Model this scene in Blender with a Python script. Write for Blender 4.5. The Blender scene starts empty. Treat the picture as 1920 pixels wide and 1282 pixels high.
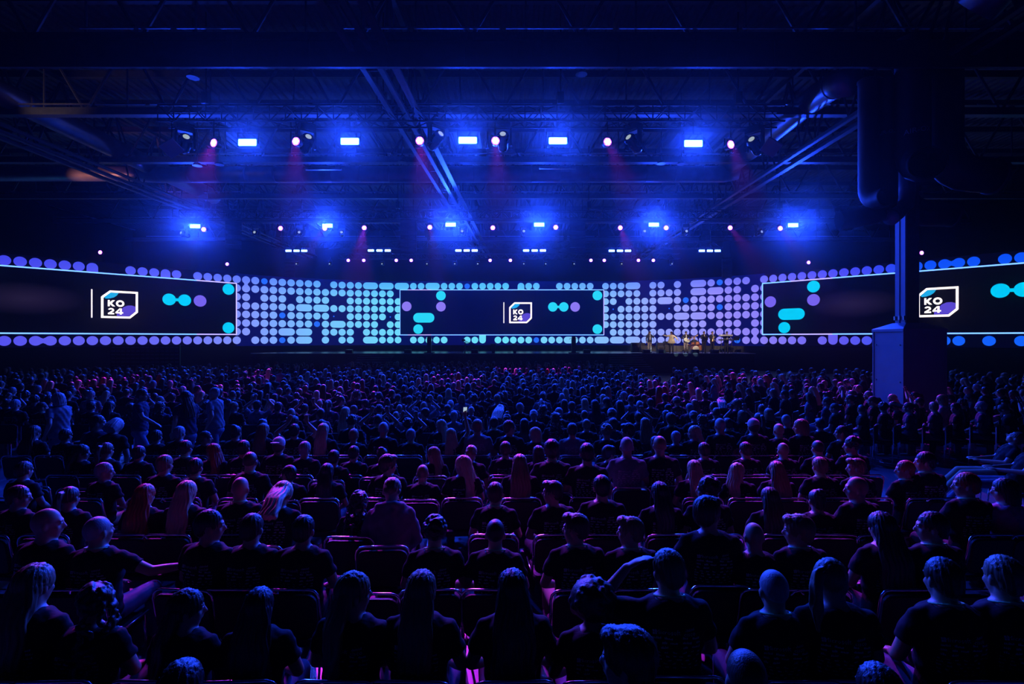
import bpy, math, random
import numpy as np
from mathutils import Vector, Matrix, Euler
from mathutils.bvhtree import BVHTree
R = math.radians
PI = math.pi
random.seed(7)
SC = bpy.context.scene
COL = SC.collection

# ------------------------------------------------------------------ camera, world, exposure
CAM_H = 2.8
cam_data = bpy.data.cameras.new('camera')
cam = bpy.data.objects.new('camera', cam_data)
COL.objects.link(cam)
cam.location = (0, 0, CAM_H)
cam.rotation_euler = (R(90), 0, 0)
cam_data.sensor_width = 36.0
cam_data.lens = 18.0                 # 960 px focal length on a 1920 px wide frame
cam_data.shift_y = -7 / 1920
cam_data.clip_end = 300
cam_data.clip_start = 0.05
SC.camera = cam
SC.view_settings.view_transform = 'Standard'
SC.view_settings.look = 'None'
SC.view_settings.gamma = 1
SC.view_settings.exposure = 0.0
SC.view_settings.use_curve_mapping = False
SC.cycles.use_denoising = True
SC.cycles.use_adaptive_sampling = True
SC.cycles.adaptive_threshold = 0.015
SC.cycles.max_bounces = 5
SC.cycles.diffuse_bounces = 2
SC.cycles.glossy_bounces = 2
SC.cycles.volume_bounces = 0
SC.cycles.sample_clamp_indirect = 2.0
SC.cycles.use_light_tree = True
SC.cycles.caustics_reflective = False
SC.cycles.caustics_refractive = False

HAZE = 0.0008
world = bpy.data.worlds.new('hall_air')
SC.world = world
world.use_nodes = True
wn = world.node_tree
wn.nodes.clear()
wo = wn.nodes.new('ShaderNodeOutputWorld')
wb = wn.nodes.new('ShaderNodeBackground')
wb.inputs['Color'].default_value = (0, 0, 0, 1)
wn.links.new(wb.outputs[0], wo.inputs['Surface'])
wv = wn.nodes.new('ShaderNodeVolumeScatter')
wv.inputs['Color'].default_value = (1, 1, 1, 1)
wv.inputs['Density'].default_value = HAZE
wv.inputs['Anisotropy'].default_value = 0.95
wn.links.new(wv.outputs[0], wo.inputs['Volume'])

BLUE = (0.012, 0.055, 1.0)           # colour of the wash panels' light
PURPLE = (0.62, 0.025, 1.0)
E_PANEL_NEAR, E_PANEL_FAR, E_BAR = 90, 90, 150
W_PANEL_NEAR, W_PANEL_FAR = 570, 1450
W_SPOT_NEAR, W_SPOT_FAR = 11000, 21000

# ------------------------------------------------------------------ materials
def srgb(r, g, b):
    f = lambda c: (c/255/12.92) if c/255 <= 0.04045 else ((c/255+0.055)/1.055)**2.4
    return (f(r), f(g), f(b))

def mat(name, col, rough=0.6, metal=0.0, bump=None, spec=0.5, vary=0.15, scale=8.0):
    m = bpy.data.materials.new(name)
    m.use_nodes = True
    nt = m.node_tree
    b = nt.nodes['Principled BSDF']
    b.inputs['Roughness'].default_value = rough
    b.inputs['Metallic'].default_value = metal
    b.inputs['Specular IOR Level'].default_value = spec
    tc = nt.nodes.new('ShaderNodeTexCoord')
    nz = nt.nodes.new('ShaderNodeTexNoise')
    nz.inputs['Scale'].default_value = scale
    nz.inputs['Detail'].default_value = 3
    nt.links.new(tc.outputs['Object'], nz.inputs['Vector'])
    rp = nt.nodes.new('ShaderNodeValToRGB')
    lo = tuple(c*(1-vary) for c in col); hi = tuple(min(1, c*(1+vary)) for c in col)
    rp.color_ramp.elements[0].position = 0.3; rp.color_ramp.elements[0].color = (*lo, 1)
    rp.color_ramp.elements[1].position = 0.7; rp.color_ramp.elements[1].color = (*hi, 1)
    nt.links.new(nz.outputs['Fac'], rp.inputs['Fac'])
    nt.links.new(rp.outputs['Color'], b.inputs['Base Color'])
    if bump:
        st, sx, sy, sz, dist = bump
        mp = nt.nodes.new('ShaderNodeMapping')
        mp.inputs['Scale'].default_value = (sx, sy, sz)
        n2 = nt.nodes.new('ShaderNodeTexNoise')
        n2.inputs['Scale'].default_value = 1.0
        n2.inputs['Detail'].default_value = 2
        bp = nt.nodes.new('ShaderNodeBump')
        bp.inputs['Strength'].default_value = st
        bp.inputs['Distance'].default_value = dist
        nt.links.new(tc.outputs['Object'], mp.inputs['Vector'])
        nt.links.new(mp.outputs['Vector'], n2.inputs['Vector'])
        nt.links.new(n2.outputs['Fac'], bp.inputs['Height'])
        nt.links.new(bp.outputs['Normal'], b.inputs['Normal'])
    return m

def emit(name, col, strength, sampled=True):
    m = bpy.data.materials.new(name)
    m.use_nodes = True
    nt = m.node_tree
    nt.nodes.clear()
    o = nt.nodes.new('ShaderNodeOutputMaterial')
    e = nt.nodes.new('ShaderNodeEmission')
    e.inputs['Color'].default_value = (*col, 1)
    e.inputs['Strength'].default_value = strength
    nt.links.new(e.outputs[0], o.inputs['Surface'])
    m.cycles.emission_sampling = 'FRONT_BACK' if sampled else 'NONE'
    return m

M = {}
M['skin'] = mat('skin', (0.42, 0.25, 0.18), 0.5, vary=0.08)
M['skin_deep'] = mat('skin_deep', (0.16, 0.08, 0.05), 0.5, vary=0.08)
M['black_cotton'] = mat('black_cotton', (0.014, 0.014, 0.017), 0.85, bump=(0.5, 14, 14, 9, 0.02), spec=0.15)
M['navy_cotton'] = mat('navy_cotton', (0.03, 0.035, 0.07), 0.85, bump=(0.5, 14, 14, 9, 0.02), spec=0.2)
M['grey_cotton'] = mat('grey_cotton', (0.18, 0.19, 0.22), 0.9, bump=(0.5, 12, 12, 8, 0.02), spec=0.2)
M['pink_cotton'] = mat('pink_cotton', (0.55, 0.16, 0.3), 0.9, bump=(0.5, 12, 12, 8, 0.02), spec=0.2)
M['denim'] = mat('denim', (0.09, 0.12, 0.2), 0.85, bump=(0.6, 10, 10, 6, 0.02))
M['dark_denim'] = mat('dark_denim', (0.02, 0.022, 0.03), 0.85, bump=(0.6, 10, 10, 6, 0.02))
M['khaki'] = mat('khaki', (0.32, 0.30, 0.2), 0.85)
M['shoe_dark'] = mat('shoe_dark', (0.03, 0.03, 0.03), 0.5)
M['shoe_white'] = mat('shoe_white', (0.6, 0.6, 0.6), 0.5)
M['print_white'] = mat('print_white', (0.5, 0.5, 0.5), 0.7, vary=0.3, scale=60)
HB = (0.75, 160, 160, 7, 0.004)
M['hair_black'] = mat('hair_black', (0.012, 0.01, 0.01), 0.42, bump=HB)
M['hair_brown'] = mat('hair_brown', (0.06, 0.032, 0.02), 0.45, bump=HB)
M['hair_light'] = mat('hair_light', (0.24, 0.15, 0.08), 0.45, bump=HB)
M['hair_blond'] = mat('hair_blond', (0.55, 0.42, 0.25), 0.45, bump=HB)
M['hair_red'] = mat('hair_red', (0.35, 0.06, 0.025), 0.45, bump=HB)
M['hair_grey'] = mat('hair_grey', (0.30, 0.30, 0.31), 0.5, bump=HB)
M['cap_white'] = mat('cap_white', (0.55, 0.55, 0.55), 0.8)
M['cap_dark'] = mat('cap_dark', (0.05, 0.05, 0.06), 0.8)
M['lanyard'] = mat('lanyard', (0.25, 0.75, 0.25), 0.6)
M['chair_pad'] = mat('chair_pad', (0.010, 0.010, 0.012), 0.6, bump=(0.3, 200, 200, 200, 0.002), spec=0.3)
M['chrome'] = mat('chrome', (0.7, 0.7, 0.72), 0.18, 1.0, vary=0.03)
M['black_metal'] = mat('black_metal', (0.02, 0.02, 0.022), 0.4, 0.6)
M['black_plastic'] = mat('black_plastic', (0.015, 0.015, 0.017), 0.35)
M['alu'] = mat('alu', (0.35, 0.36, 0.38), 0.4, 0.9)
M['steel_blue'] = mat('painted_steel', (0.07, 0.08, 0.10), 0.5, 0.2)
M['steel_dark'] = mat('dark_steel', (0.07, 0.075, 0.09), 0.55, 0.2)
M['roof_sheet'] = mat('roof_sheet', (0.10, 0.105, 0.12), 0.55, 0.1)
M['galv'] = mat('galvanised_duct', (0.26, 0.28, 0.33), 0.42, 0.6, bump=(0.35, 1.2, 1.2, 1.2, 0.08), scale=2)
M['duct_dark'] = mat('duct_dark', (0.03, 0.034, 0.045), 0.6, 0.0, bump=(0.3, 3, 3, 1.5, 0.05), scale=2)
M['casing'] = mat('column_casing', (0.24, 0.27, 0.34), 0.5, vary=0.05, scale=3)
M['floor'] = mat('floor_concrete', (0.10, 0.11, 0.14), 0.38, vary=0.25, scale=0.7, bump=(0.1, 3, 3, 3, 0.02))
M['wall'] = mat('hall_wall', (0.008, 0.008, 0.010), 0.9)
M['stage_black'] = mat('stage_black', (0.02, 0.02, 0.024), 0.5)
M['stage_deck'] = mat('stage_deck', (0.05, 0.05, 0.06), 0.25)
M['step_edge'] = mat('step_edge', (0.5, 0.5, 0.5), 0.4)
M['cream'] = mat('cream_cloth', (0.7, 0.62, 0.48), 0.8)
M['suit_black'] = mat('suit_black', (0.012, 0.012, 0.014), 0.7)
M['shirt_white'] = mat('shirt_white', (0.75, 0.75, 0.75), 0.8)
M['brass'] = mat('brass', (0.8, 0.5, 0.2), 0.25, 1.0)
M['guitar_white'] = mat('guitar_white', (0.75, 0.8, 0.75), 0.3)
M['wood'] = mat('wood', (0.35, 0.18, 0.08), 0.4)
M['drum_shell'] = mat('drum_shell', (0.35, 0.12, 0.05), 0.3)
M['drum_head'] = mat('drum_head', (0.7, 0.7, 0.7), 0.5)
M['screen_black'] = mat('screen_black', (0.008, 0.008, 0.012), 0.4)
M['phone'] = emit('phone_screen', (0.6, 0.8, 1.0), 0.6, False)
M['phone_green'] = emit('phone_screen_green', (0.25, 0.9, 0.2), 0.12, False)
M['lens_blue'] = emit('wash_lens_blue', BLUE, E_PANEL_NEAR)
M['lens_blue_far'] = emit('wash_lens_blue_far', BLUE, E_PANEL_FAR)
M['lens_bar'] = emit('bar_lens_blue', (0.02, 0.07, 1.0), E_BAR)
M['lens_purple'] = emit('lens_purple', (0.42, 0.05, 1.0), 6.0, False)
M['lens_purple_core'] = emit('lens_purple_core', (1.0, 0.45, 1.0), 5.0, False)
M['lens_white'] = emit('lens_white', (0.75, 0.9, 0.85), 0.45, False)
M['lens_white_dim'] = emit('lens_white_dim', (0.55, 0.7, 0.65), 0.35, False)

# ------------------------------------------------------------------ mesh builder
class MB:
    def __init__(s):
        s.v = []; s.f = []; s.m = []; s.uv = None
    def add(s, vs, fs, mi=0):
        o = len(s.v)
        s.v.extend([tuple(v) for v in vs])
        for f in fs:
            s.f.append([i+o for i in f]); s.m.append(mi)
        return s
    def box(s, c, d, rot=None, mi=0):
        hx, hy, hz = d[0]/2, d[1]/2, d[2]/2
        vs = [Vector((x, y, z)) for x in (-hx, hx) for y in (-hy, hy) for z in (-hz, hz)]
        if rot is not None: vs = [rot @ v for v in vs]
        vs = [v + Vector(c) for v in vs]
        return s.add(vs, [(0,1,3,2),(4,6,7,5),(0,4,5,1),(2,3,7,6),(0,2,6,4),(1,5,7,3)], mi)
    def rbox(s, c, d, r, rot=None, mi=0, n=4):
        """box rounded in its local x-z outline, thickness along y"""
        hx, hy, hz = d[0]/2-r, d[1]/2, d[2]/2-r
        ring = []
        for (cx, cz, a0) in ((hx, hz, 0), (-hx, hz, 90), (-hx, -hz, 180), (hx, -hz, 270)):
            for k in range(n+1):
                a = R(a0+90*k/n); ring.append((cx+r*math.cos(a), cz+r*math.sin(a)))
        e = min(r*0.3, hy*0.6)
        vs = []
        for (yy, sh) in ((-hy, e), (-hy+e, 0), (hy-e, 0), (hy, e)):
            for (x, z) in ring:
                l = math.hypot(x, z) or 1
                vs.append(Vector((x-x/l*sh, yy, z-z/l*sh)))
        N = len(ring)
        fs = [tuple(range(N))[::-1], tuple(3*N+i for i in range(N))]
        for k in range(3):
            for i in range(N):
                j = (i+1) % N
                fs.append((k*N+i, (k+1)*N+i, (k+1)*N+j, k*N+j)[::-1])
        if rot is not None: vs = [rot @ v for v in vs]
        return s.add([v+Vector(c) for v in vs], fs, mi)
    def cyl(s, p0, p1, r0, r1=None, n=8, cap=True, mi=0):
        r1 = r0 if r1 is None else r1
        p0, p1 = Vector(p0), Vector(p1)
        d = (p1-p0)
        if d.length < 1e-6: return s
        q = d.to_track_quat('Z', 'Y')
        vs = []
        for p, r in ((p0, r0), (p1, r1)):
            for k in range(n):
                a = 2*PI*k/n
                vs.append(p + q @ Vector((r*math.cos(a), r*math.sin(a), 0)))
        fs = [(k, (k+1) % n, n+(k+1) % n, n+k) for k in range(n)]
        if cap: fs += [tuple(range(n))[::-1], tuple(n+k for k in range(n))]
        return s.add(vs, fs, mi)
    def tube(s, pts, r, n=8, cap=True, mi=0):
        pts = [Vector(p) for p in pts]
        rs = r if isinstance(r, (list, tuple)) else [r]*len(pts)
        vs = []; up = None
        for i, p in enumerate(pts):
            t = (pts[min(i+1, len(pts)-1)]-pts[max(i-1, 0)]).normalized()
            if up is None:
                up = t.orthogonal().normalized()
            up = (up - t*up.dot(t)).normalized()
            w = t.cross(up)
            for k in range(n):
                a = 2*PI*k/n
                vs.append(p + (up*math.cos(a)+w*math.sin(a))*rs[i])
        fs = []
        for i in range(len(pts)-1):
            for k in range(n):
                j = (k+1) % n
                fs.append((i*n+k, i*n+j, (i+1)*n+j, (i+1)*n+k))
        if cap:
            fs += [tuple(range(n))[::-1], tuple((len(pts)-1)*n+k for k in range(n))]
        return s.add(vs, fs, mi)
    def ell(s, c, r, rot=None, nu=14, nv=9, mi=0):
        vs = []
        rr = (r, r, r) if not isinstance(r, (tuple, list)) else r
        for j in range(1, nv):
            t = PI*j/nv
            for i in range(nu):
                a = 2*PI*i/nu
                vs.append(Vector((rr[0]*math.sin(t)*math.cos(a), rr[1]*math.sin(t)*math.sin(a), rr[2]*math.cos(t))))
        vs += [Vector((0, 0, rr[2])), Vector((0, 0, -rr[2]))]
        if rot is not None: vs = [rot @ v for v in vs]
        vs = [v+Vector(c) for v in vs]
        fs = []
        for j in range(nv-2):
            for i in range(nu):
                k = (i+1) % nu
                fs.append((j*nu+i, (j+1)*nu+i, (j+1)*nu+k, j*nu+k))
        t, b = len(vs)-2, len(vs)-1
        for i in range(nu):
            k = (i+1) % nu
            fs.append((i, k, t)); fs.append(((nv-2)*nu+k, (nv-2)*nu+i, b))
        return s.add(vs, fs, mi)
    def cap(s, p0, p1, r0, r1=None, n=12):
        """tapered capsule"""
        r1 = r0 if r1 is None else r1
        s.cyl(p0, p1, r0, r1, n)
        s.ell(p0, r0*1.0, nu=n, nv=7); s.ell(p1, r1*1.0, nu=n, nv=7)
        return s
    def loft(s, rings, n=20, pw=2.3):
        """rings: (centre, rx, ry); stacked bottom to top, capped"""
        vs = []
        for c, rx, ry in rings:
            for k in range(n):
                a = 2*PI*k/n
                ca, sa = math.cos(a), math.sin(a)
                vs.append(Vector((c[0]+rx*math.copysign(abs(ca)**(2/pw), ca), c[1]+ry*math.copysign(abs(sa)**(2/pw), sa), c[2])))
        fs = []
        for j in range(len(rings)-1):
            for k in range(n):
                q = (k+1) % n
                fs.append((j*n+k, j*n+q, (j+1)*n+q, (j+1)*n+k))
        fs += [tuple(range(n))[::-1], tuple((len(rings)-1)*n+k for k in range(n))]
        return s.add(vs, fs)
    def xform(s, mtx, start=0):
        s.v[start:] = [tuple(mtx @ Vector(v)) for v in s.v[start:]]
        return s
    def mesh(s, name, mats, smooth=False):
        me = bpy.data.meshes.new(name)
        me.from_pydata(s.v, [], s.f)
        for m in mats: me.materials.append(m)
        if len(mats) > 1: me.polygons.foreach_set('material_index', s.m)
        if smooth: me.polygons.foreach_set('use_smooth', [True]*len(me.polygons))
        me.update()
        return me

def link(name, me, parent=None, loc=(0, 0, 0), rot=(0, 0, 0)):
    o = bpy.data.objects.new(name, me)
    COL.objects.link(o)
    o.location = loc; o.rotation_euler = rot
    if parent is not None: o.parent = parent
    return o
def obj(name, mb, m, parent=None, smooth=False, loc=(0, 0, 0), rot=(0, 0, 0)):
    return link(name, mb.mesh(name, m if isinstance(m, list) else [m], smooth), parent, loc, rot)
def tag(o, label, cat=None, group=None, kind=None):
    if label: o['label'] = label
    if cat: o['category'] = cat
    if group: o['group'] = group
    if kind: o['kind'] = kind
    return o
def empty(name, loc=(0, 0, 0), rot=(0, 0, 0)):
    o = link(name, None, None, loc, rot)
    o.empty_display_size = 0.2
    return o
def children(o):
    return [c for c in o.children]
def dup(o, parent=None):
    c = o.copy(); COL.objects.link(c); c.parent = parent
    for ch in children(o): dup(ch, c)
    return c
def grab(o):
    """detach a prototype tree so that it is not left in the scene"""
    for ch in children(o): grab(ch)
    COL.objects.unlink(o)
ORD = ['', 'first', 'second', 'third', 'fourth', 'fifth', 'sixth', 'seventh', 'eighth', 'ninth', 'tenth', 'eleventh', 'twelfth',
       'thirteenth', 'fourteenth', 'fifteenth', 'sixteenth', 'seventeenth', 'eighteenth', 'nineteenth', 'twentieth', 'twenty-first',
       'twenty-second', 'twenty-third', 'twenty-fourth', 'twenty-fifth', 'twenty-sixth', 'twenty-seventh', 'twenty-eighth',
       'twenty-ninth', 'thirtieth', 'thirty-first', 'thirty-second', 'thirty-third', 'thirty-fourth', 'thirty-fifth', 'thirty-sixth',
       'thirty-seventh', 'thirty-eighth', 'thirty-ninth', 'fortieth', 'forty-first', 'forty-second', 'forty-third', 'forty-fourth', 'forty-fifth']
def at(px, py, Y):
    """world point seen at pixel (px, py) at depth Y"""
    return Vector(((px-960)*Y/960, Y, CAM_H+(634-py)*Y/960))

def remeshed(mb, name, voxel, smooth=3, mats=(), decimate=None):
    me = mb.mesh(name+'_raw', [])
    o = bpy.data.objects.new(name+'_tmp', me); COL.objects.link(o)
    r = o.modifiers.new('r', 'REMESH'); r.mode = 'VOXEL'; r.voxel_size = voxel
    if smooth:
        s = o.modifiers.new('s', 'SMOOTH'); s.factor = 0.5; s.iterations = smooth
    if decimate:
        d = o.modifiers.new('d', 'DECIMATE'); d.ratio = decimate
    dg = bpy.context.evaluated_depsgraph_get(); dg.update()
    out = bpy.data.meshes.new_from_object(o.evaluated_get(dg))
    out.name = name
    bpy.data.objects.remove(o); bpy.data.meshes.remove(me)
    out.materials.clear()
    for m in mats: out.materials.append(m)
    out.polygons.foreach_set('use_smooth', [True]*len(out.polygons))
    out.update()
    return out

# ------------------------------------------------------------------ the hall
fl = MB().box((0, 22, -0.05), (84, 68, 0.1))
tag(obj('floor', fl, M['floor']), 'dark concrete exhibition hall floor', None, None, 'structure')
ROOF_Z = 14.6
cm = MB()
xs = []; x = -41.0
while x < 41:
    xs += [(x, 0), (x+0.16, 0), (x+0.21, -0.07), (x+0.35, -0.07)]; x += 0.4
n = len(xs)
cm.add([(a, -10, ROOF_Z+b) for a, b in xs] + [(a, 56, ROOF_Z+b) for a, b in xs] + [(a, -10, ROOF_Z+.2) for a, b in xs] + [(a, 56, ROOF_Z+.2) for a, b in xs],
       [(i, i+1, n+i+1, n+i) for i in range(n-1)] + [(2*n+i, 3*n+i, 3*n+i+1, 2*n+i+1) for i in range(n-1)])
tag(obj('ceiling', cm, M['roof_sheet']), 'ribbed steel roof sheets high above the lighting', None, None, 'structure')
for nm, c, d in (('wall_back', (0, 56, 7.3), (84, .3, 14.6)), ('wall_left', (-41.5, 22, 7.3), (.3, 68, 14.6)),
                 ('wall_right', (41.5, 22, 7.3), (.3, 68, 14.6)), ('wall_rear', (0, -11, 7.3), (84, .3, 14.6))):
    tag(obj(nm, MB().box(c, d), M['wall']), 'dark hall wall', None, None, 'structure')

# transverse roof girders (lattice) --------------------------------
def girder_t(Y, zb, zt, ch, label, x0=-34, x1=34, step=3.2, off=0.0):
    g = MB()
    g.box(((x0+x1)/2, Y-.10, zb), (x1-x0, .07, ch)); g.box(((x0+x1)/2, Y+.10, zb), (x1-x0, .07, ch))
    g.box(((x0+x1)/2, Y, zb-ch/2-.012), (x1-x0, .30, .024)); g.box(((x0+x1)/2, Y, zt), (x1-x0, .28, ch))
    k = x0+off
    while k < x1-step/2:
        g.cyl((k, Y, zb), (k+step/2, Y, zt), .055, n=6); g.cyl((k+step/2, Y, zt), (k+step, Y, zb), .055, n=6)
        g.cyl((k+step/2, Y, zb), (k+step/2, Y, zt), .035, n=6)
        k += step
    # metal rail added along the lower chord, its gaps imitating broken highlight strips
    r = MB(); k = x0
    rnd = random.Random(int(Y*10))
    while k < x1:
        L = rnd.uniform(1.6, 4.5)
        if rnd.random() < 0.75: r.box((k+L/2, Y-.16, zb+ch/2+.10), (L-.18, .05, .05))
        k += L
    e = empty('roof_girder', (0, 0, 0))
    obj('lattice', g, M['steel_blue'], e); obj('rail', r, M['alu'], e)
    return tag(e, label, 'roof girder', 'steel lattice girders running across the hall', 'structure')
for i, (Y, lab) in enumerate(((9.2, 'lattice roof girder across the hall, over the camera'), (14.9, 'lattice roof girder nearest the camera, above the flat dark duct'),
                (19.7, 'lattice roof girder behind the near lighting truss'), (25.0, 'lattice roof girder in front of the long round duct'),
                (31.4, 'lattice roof girder behind the long round duct'), (38.0, 'lattice roof girder above the stage front'),
                (45.0, 'lattice roof girder farthest back above the stage'))):
    girder_t(Y, 11.5, 14.25, 0.26, lab, off=0.8*i)
# slender purlins between girders
pm = MB()
for Y in (12.0, 17.3, 22.3, 28.2, 34.5, 41.5):
    pm.box((0, Y, 14.3), (80, .12, .28)); pm.box((0, Y, 14.14), (80, .2, .02))
obj('trim_1', pm, M['steel_dark'])['kind'] = 'structure'

def girder_l(X, zb, zt, y0, y1, label, dx=0.0, w=0.5):
    g = MB()
    def P(x, y, z): return (x+dx*(y-12)/20, y, z)
    for s in (-1, 1):
        g.tube([P(X+s*w/2, y0, zb), P(X+s*w/2, y1, zb)], .075, 4)
        g.box((X+s*w/2+dx*((y0+y1)/2-12)/20, (y0+y1)/2, zb-.09), (.16, y1-y0, .02), Matrix.Rotation(-math.atan(dx/20), 3, 'Z'))
    g.tube([P(X, y0, zt), P(X, y1, zt)], .13, 4)
    y = y0
    while y < y1-1.5:
        for s in (-1, 1):
            g.cyl(P(X+s*w/2, y, zb), P(X, y+1.5, zt), .045, n=6); g.cyl(P(X, y+1.5, zt), P(X+s*w/2, y+3, zb), .045, n=6)
        g.cyl(P(X-w/2, y, zb), P(X+w/2, y, zb), .04, n=6)
        y += 3
    tr = MB().box((X+w/2+.35+dx*((y0+y1)/2-12)/20, (y0+y1)/2, zb+.12), (.22, y1-y0, .07), Matrix.Rotation(-math.atan(dx/20), 3, 'Z'))
    e = empty('roof_beam')
    obj('lattice', g, M['steel_blue'], e); obj('cable_tray', tr, M['steel_blue'], e)
    return tag(e, label, 'roof beam', 'lattice beams running towards the stage', 'structure')
girder_l(-19.8, 10.7, 14.1, 3, 50, 'lattice roof beam running to the stage on the left', w=.6)
girder_l(-4.15, 10.65, 14.1, 3, 50, 'lattice roof beam running to the stage near the middle', dx=0.75)
girder_l(12.15, 10.55, 14.1, 3, 50, 'lattice roof beam running to the stage above the casing column', w=.6)

# flat dark duct below the nearest girder
e = MB().box((-6.2, 13.9, 10.50), (43, .10, .72))
for k in range(21): e.box((-26.5+2.1*k, 13.84, 10.50), (.03, .03, .74))
tag(obj('flat_duct', e, M['duct_dark']), 'wide flat dark duct crossing below the nearest roof girder', 'duct')

# long round transverse duct with a bend
pts = [(-40, 27.8, 11.75), (-20.6, 27.8, 11.75), (-19.6, 27.5, 11.6), (-18.4, 27.1, 11.45), (11.2, 27, 11.45), (11.8, 27.2, 11.6), (12, 27.8, 12)]
d = MB().tube(pts, .42, 24)
for k in range(19): d.tube([(-17+1.5*k, 27, 11.45), (-16.94+1.5*k, 27, 11.45)], .435, 24)
tag(obj('round_duct', d, M['galv'], smooth=True), 'long round metal duct crossing the hall between the lighting trusses', 'duct')
def duct(name, pts, r, label, flanges=(), m='galv', mouth=False, n=22):
    e = empty(name)
    p0 = Vector(pts[0]); 
    b = MB().tube([Vector(p) for p in pts], r, n, cap=not mouth)
    if mouth: b.tube([Vector(p) for p in pts], r*.93, n, cap=False)
    obj('duct_body', b, M[m], e, smooth=True)
    for (i, L) in flanges:
        a = Vector(pts[i]); t = (Vector(pts[min(i+1, len(pts)-1)])-Vector(pts[max(i-1, 0)])).normalized()
        fm = MB().tube([a-t*L, a+t*L], r*1.07, n)
        if not (mouth and i in (0, len(pts)-1)): obj('flange', fm, M[m], e, smooth=True)
        else: obj('flange', MB().tube([a-t*L, a+t*L], r*1.07, n, cap=False).tube([a-t*L, a+t*L], r*.95, n, cap=False), M[m], e, smooth=True)
    return tag(e, label, 'duct')
duct('round_duct', [(-19.2, 4, 12.0), (-19.2, 20, 12.0), (-19.2, 27.0, 11.95), (-19.2, 33, 11.9)], .46, 'round metal duct running along the left roof beam', [(1, .04), (2, .04)])
duct('round_duct', [(11.2, 17.0, 11.3), (11.35, 18, 11.7), (11.4, 20, 11.85), (11.5, 28.2, 11.85)], .45, 'round metal duct running along the right roof beam', [(1, .05)])
duct('round_duct', [(12.6, 4, 12.3), (12.6, 11.2, 12.3), (12.4, 12.6, 12.0), (12.1, 13.4, 11.4)], .55, 'large round duct overhead leading to the casing column', [(1, .05)])
duct('round_duct', [(16.0, 4, 12.4), (16.0, 13.4, 12.3)], .45, 'round duct right of the casing column under the roof', [(1, .04)])
# vertical textile ducts around the column
def arc_pts(p, a, b, n=5):
    """quarter bend from vertical down (at p) to horizontal in direction a with radius b"""
    p = Vector(p); a = Vector(a).normalized(); o = []
    for k in range(n+1):
        t = PI/2*k/n
        o.append(p + a*(b*(1-math.cos(t))) + Vector((0, 0, -b*math.sin(t))))
    return o
V = 'cluster of vertical ducts around the column'
D1 = duct('vertical_duct', [(10.45, 15.0, 10.3), (10.45, 15.0, 7.3)] + arc_pts((10.45, 15.0, 7.2), (0, -1, 0), .45) + [(10.45, 14.3, 6.75)], .27,
     'leftmost vertical duct beside the column, its mouth facing out', [(0, .05), (8, .03)], 'duct_dark', True)
D2 = duct('vertical_duct', [(10.97, 15.0, 10.3), (10.97, 15.0, 6.95)] + arc_pts((10.97, 15.0, 6.9), (-.96, .2, 0), .5) + [(9.75, 15.2, 6.3)], .28,
     'second vertical duct from the left, bending off to the left', [(0, .05), (8, .03)], 'duct_dark', True)
D3 = duct('vertical_duct', [(11.35, 14.5, 11.2), (11.35, 14.5, 8.3)] + arc_pts((11.35, 14.5, 8.1), (-.2, -1, 0), .6) + [(11.15, 13.75, 7.5)], .42,
     'thick vertical duct with a round open mouth in front of the column', [(0, .05), (8, .04)], 'duct_dark', True)
D4 = duct('vertical_duct', [(12.6, 15.0, 11.2), (12.6, 15.0, 8.6)] + arc_pts((12.6, 15.0, 8.5), (1, 0, 0), .9) + [(14.1, 15, 7.55)], .5,
     'thick vertical duct right of the column bending off to the right', [(0, .05), (8, .04)], 'duct_dark')
D5 = duct('vertical_duct', [(12.2, 16.2, 10.6), (12.25, 16.2, 7.8)] + arc_pts((12.25, 16.2, 7.6), (1, 0, 0), .85) + [(13.9, 16.2, 6.75)], .4,
     'lower duct bend behind the column, pointing right', [(8, .04)], 'duct_dark')
D6 = duct('vertical_duct', [(11.75, 15.25, 8.0), (11.75, 15.25, 7.2), (11.6, 15.1, 6.75), (11.2, 14.9, 6.45), (10.95, 14.8, 6.3)], .22,
     'short small duct spigot tucked under the thick duct', [(4, .04)], 'galv')
for d_ in (D1, D2, D3, D4, D5, D6): d_['group'] = V

def text_mesh(body, size, extrude=0.0, bold=0.0, res=2):
    c = bpy.data.curves.new('txt', 'FONT'); c.body = body; c.size = size; c.extrude = extrude; c.offset = bold
    c.align_x = 'CENTER'; c.align_y = 'CENTER'; c.resolution_u = res
    o = bpy.data.objects.new('txt', c); COL.objects.link(o)
    dg = bpy.context.evaluated_depsgraph_get(); dg.update()
    me = bpy.data.meshes.new_from_object(o.evaluated_get(dg))
    bpy.data.objects.remove(o); bpy.data.curves.remove(c)
    return me
def wrap_text(body, size, cx, cy, cz, r, ang, parent):
    me = text_mesh(body, size)
    for v in me.vertices:
        a = ang + v.co.x/r
        v.co = Vector((cx+(r+.008)*math.sin(a), cy-(r+.008)*math.cos(a), cz+v.co.y+v.co.x*.08))
    me.materials.append(M['print_white'])
    return link('lettering', me, parent)
wrap_text('AIR-OX', .2, 11.35, 14.5, 8.55, .42, -.35, D3)
wrap_text('AIR-OX', .15, 10.97, 15.0, 8.75, .28, -.55, D2)

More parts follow.
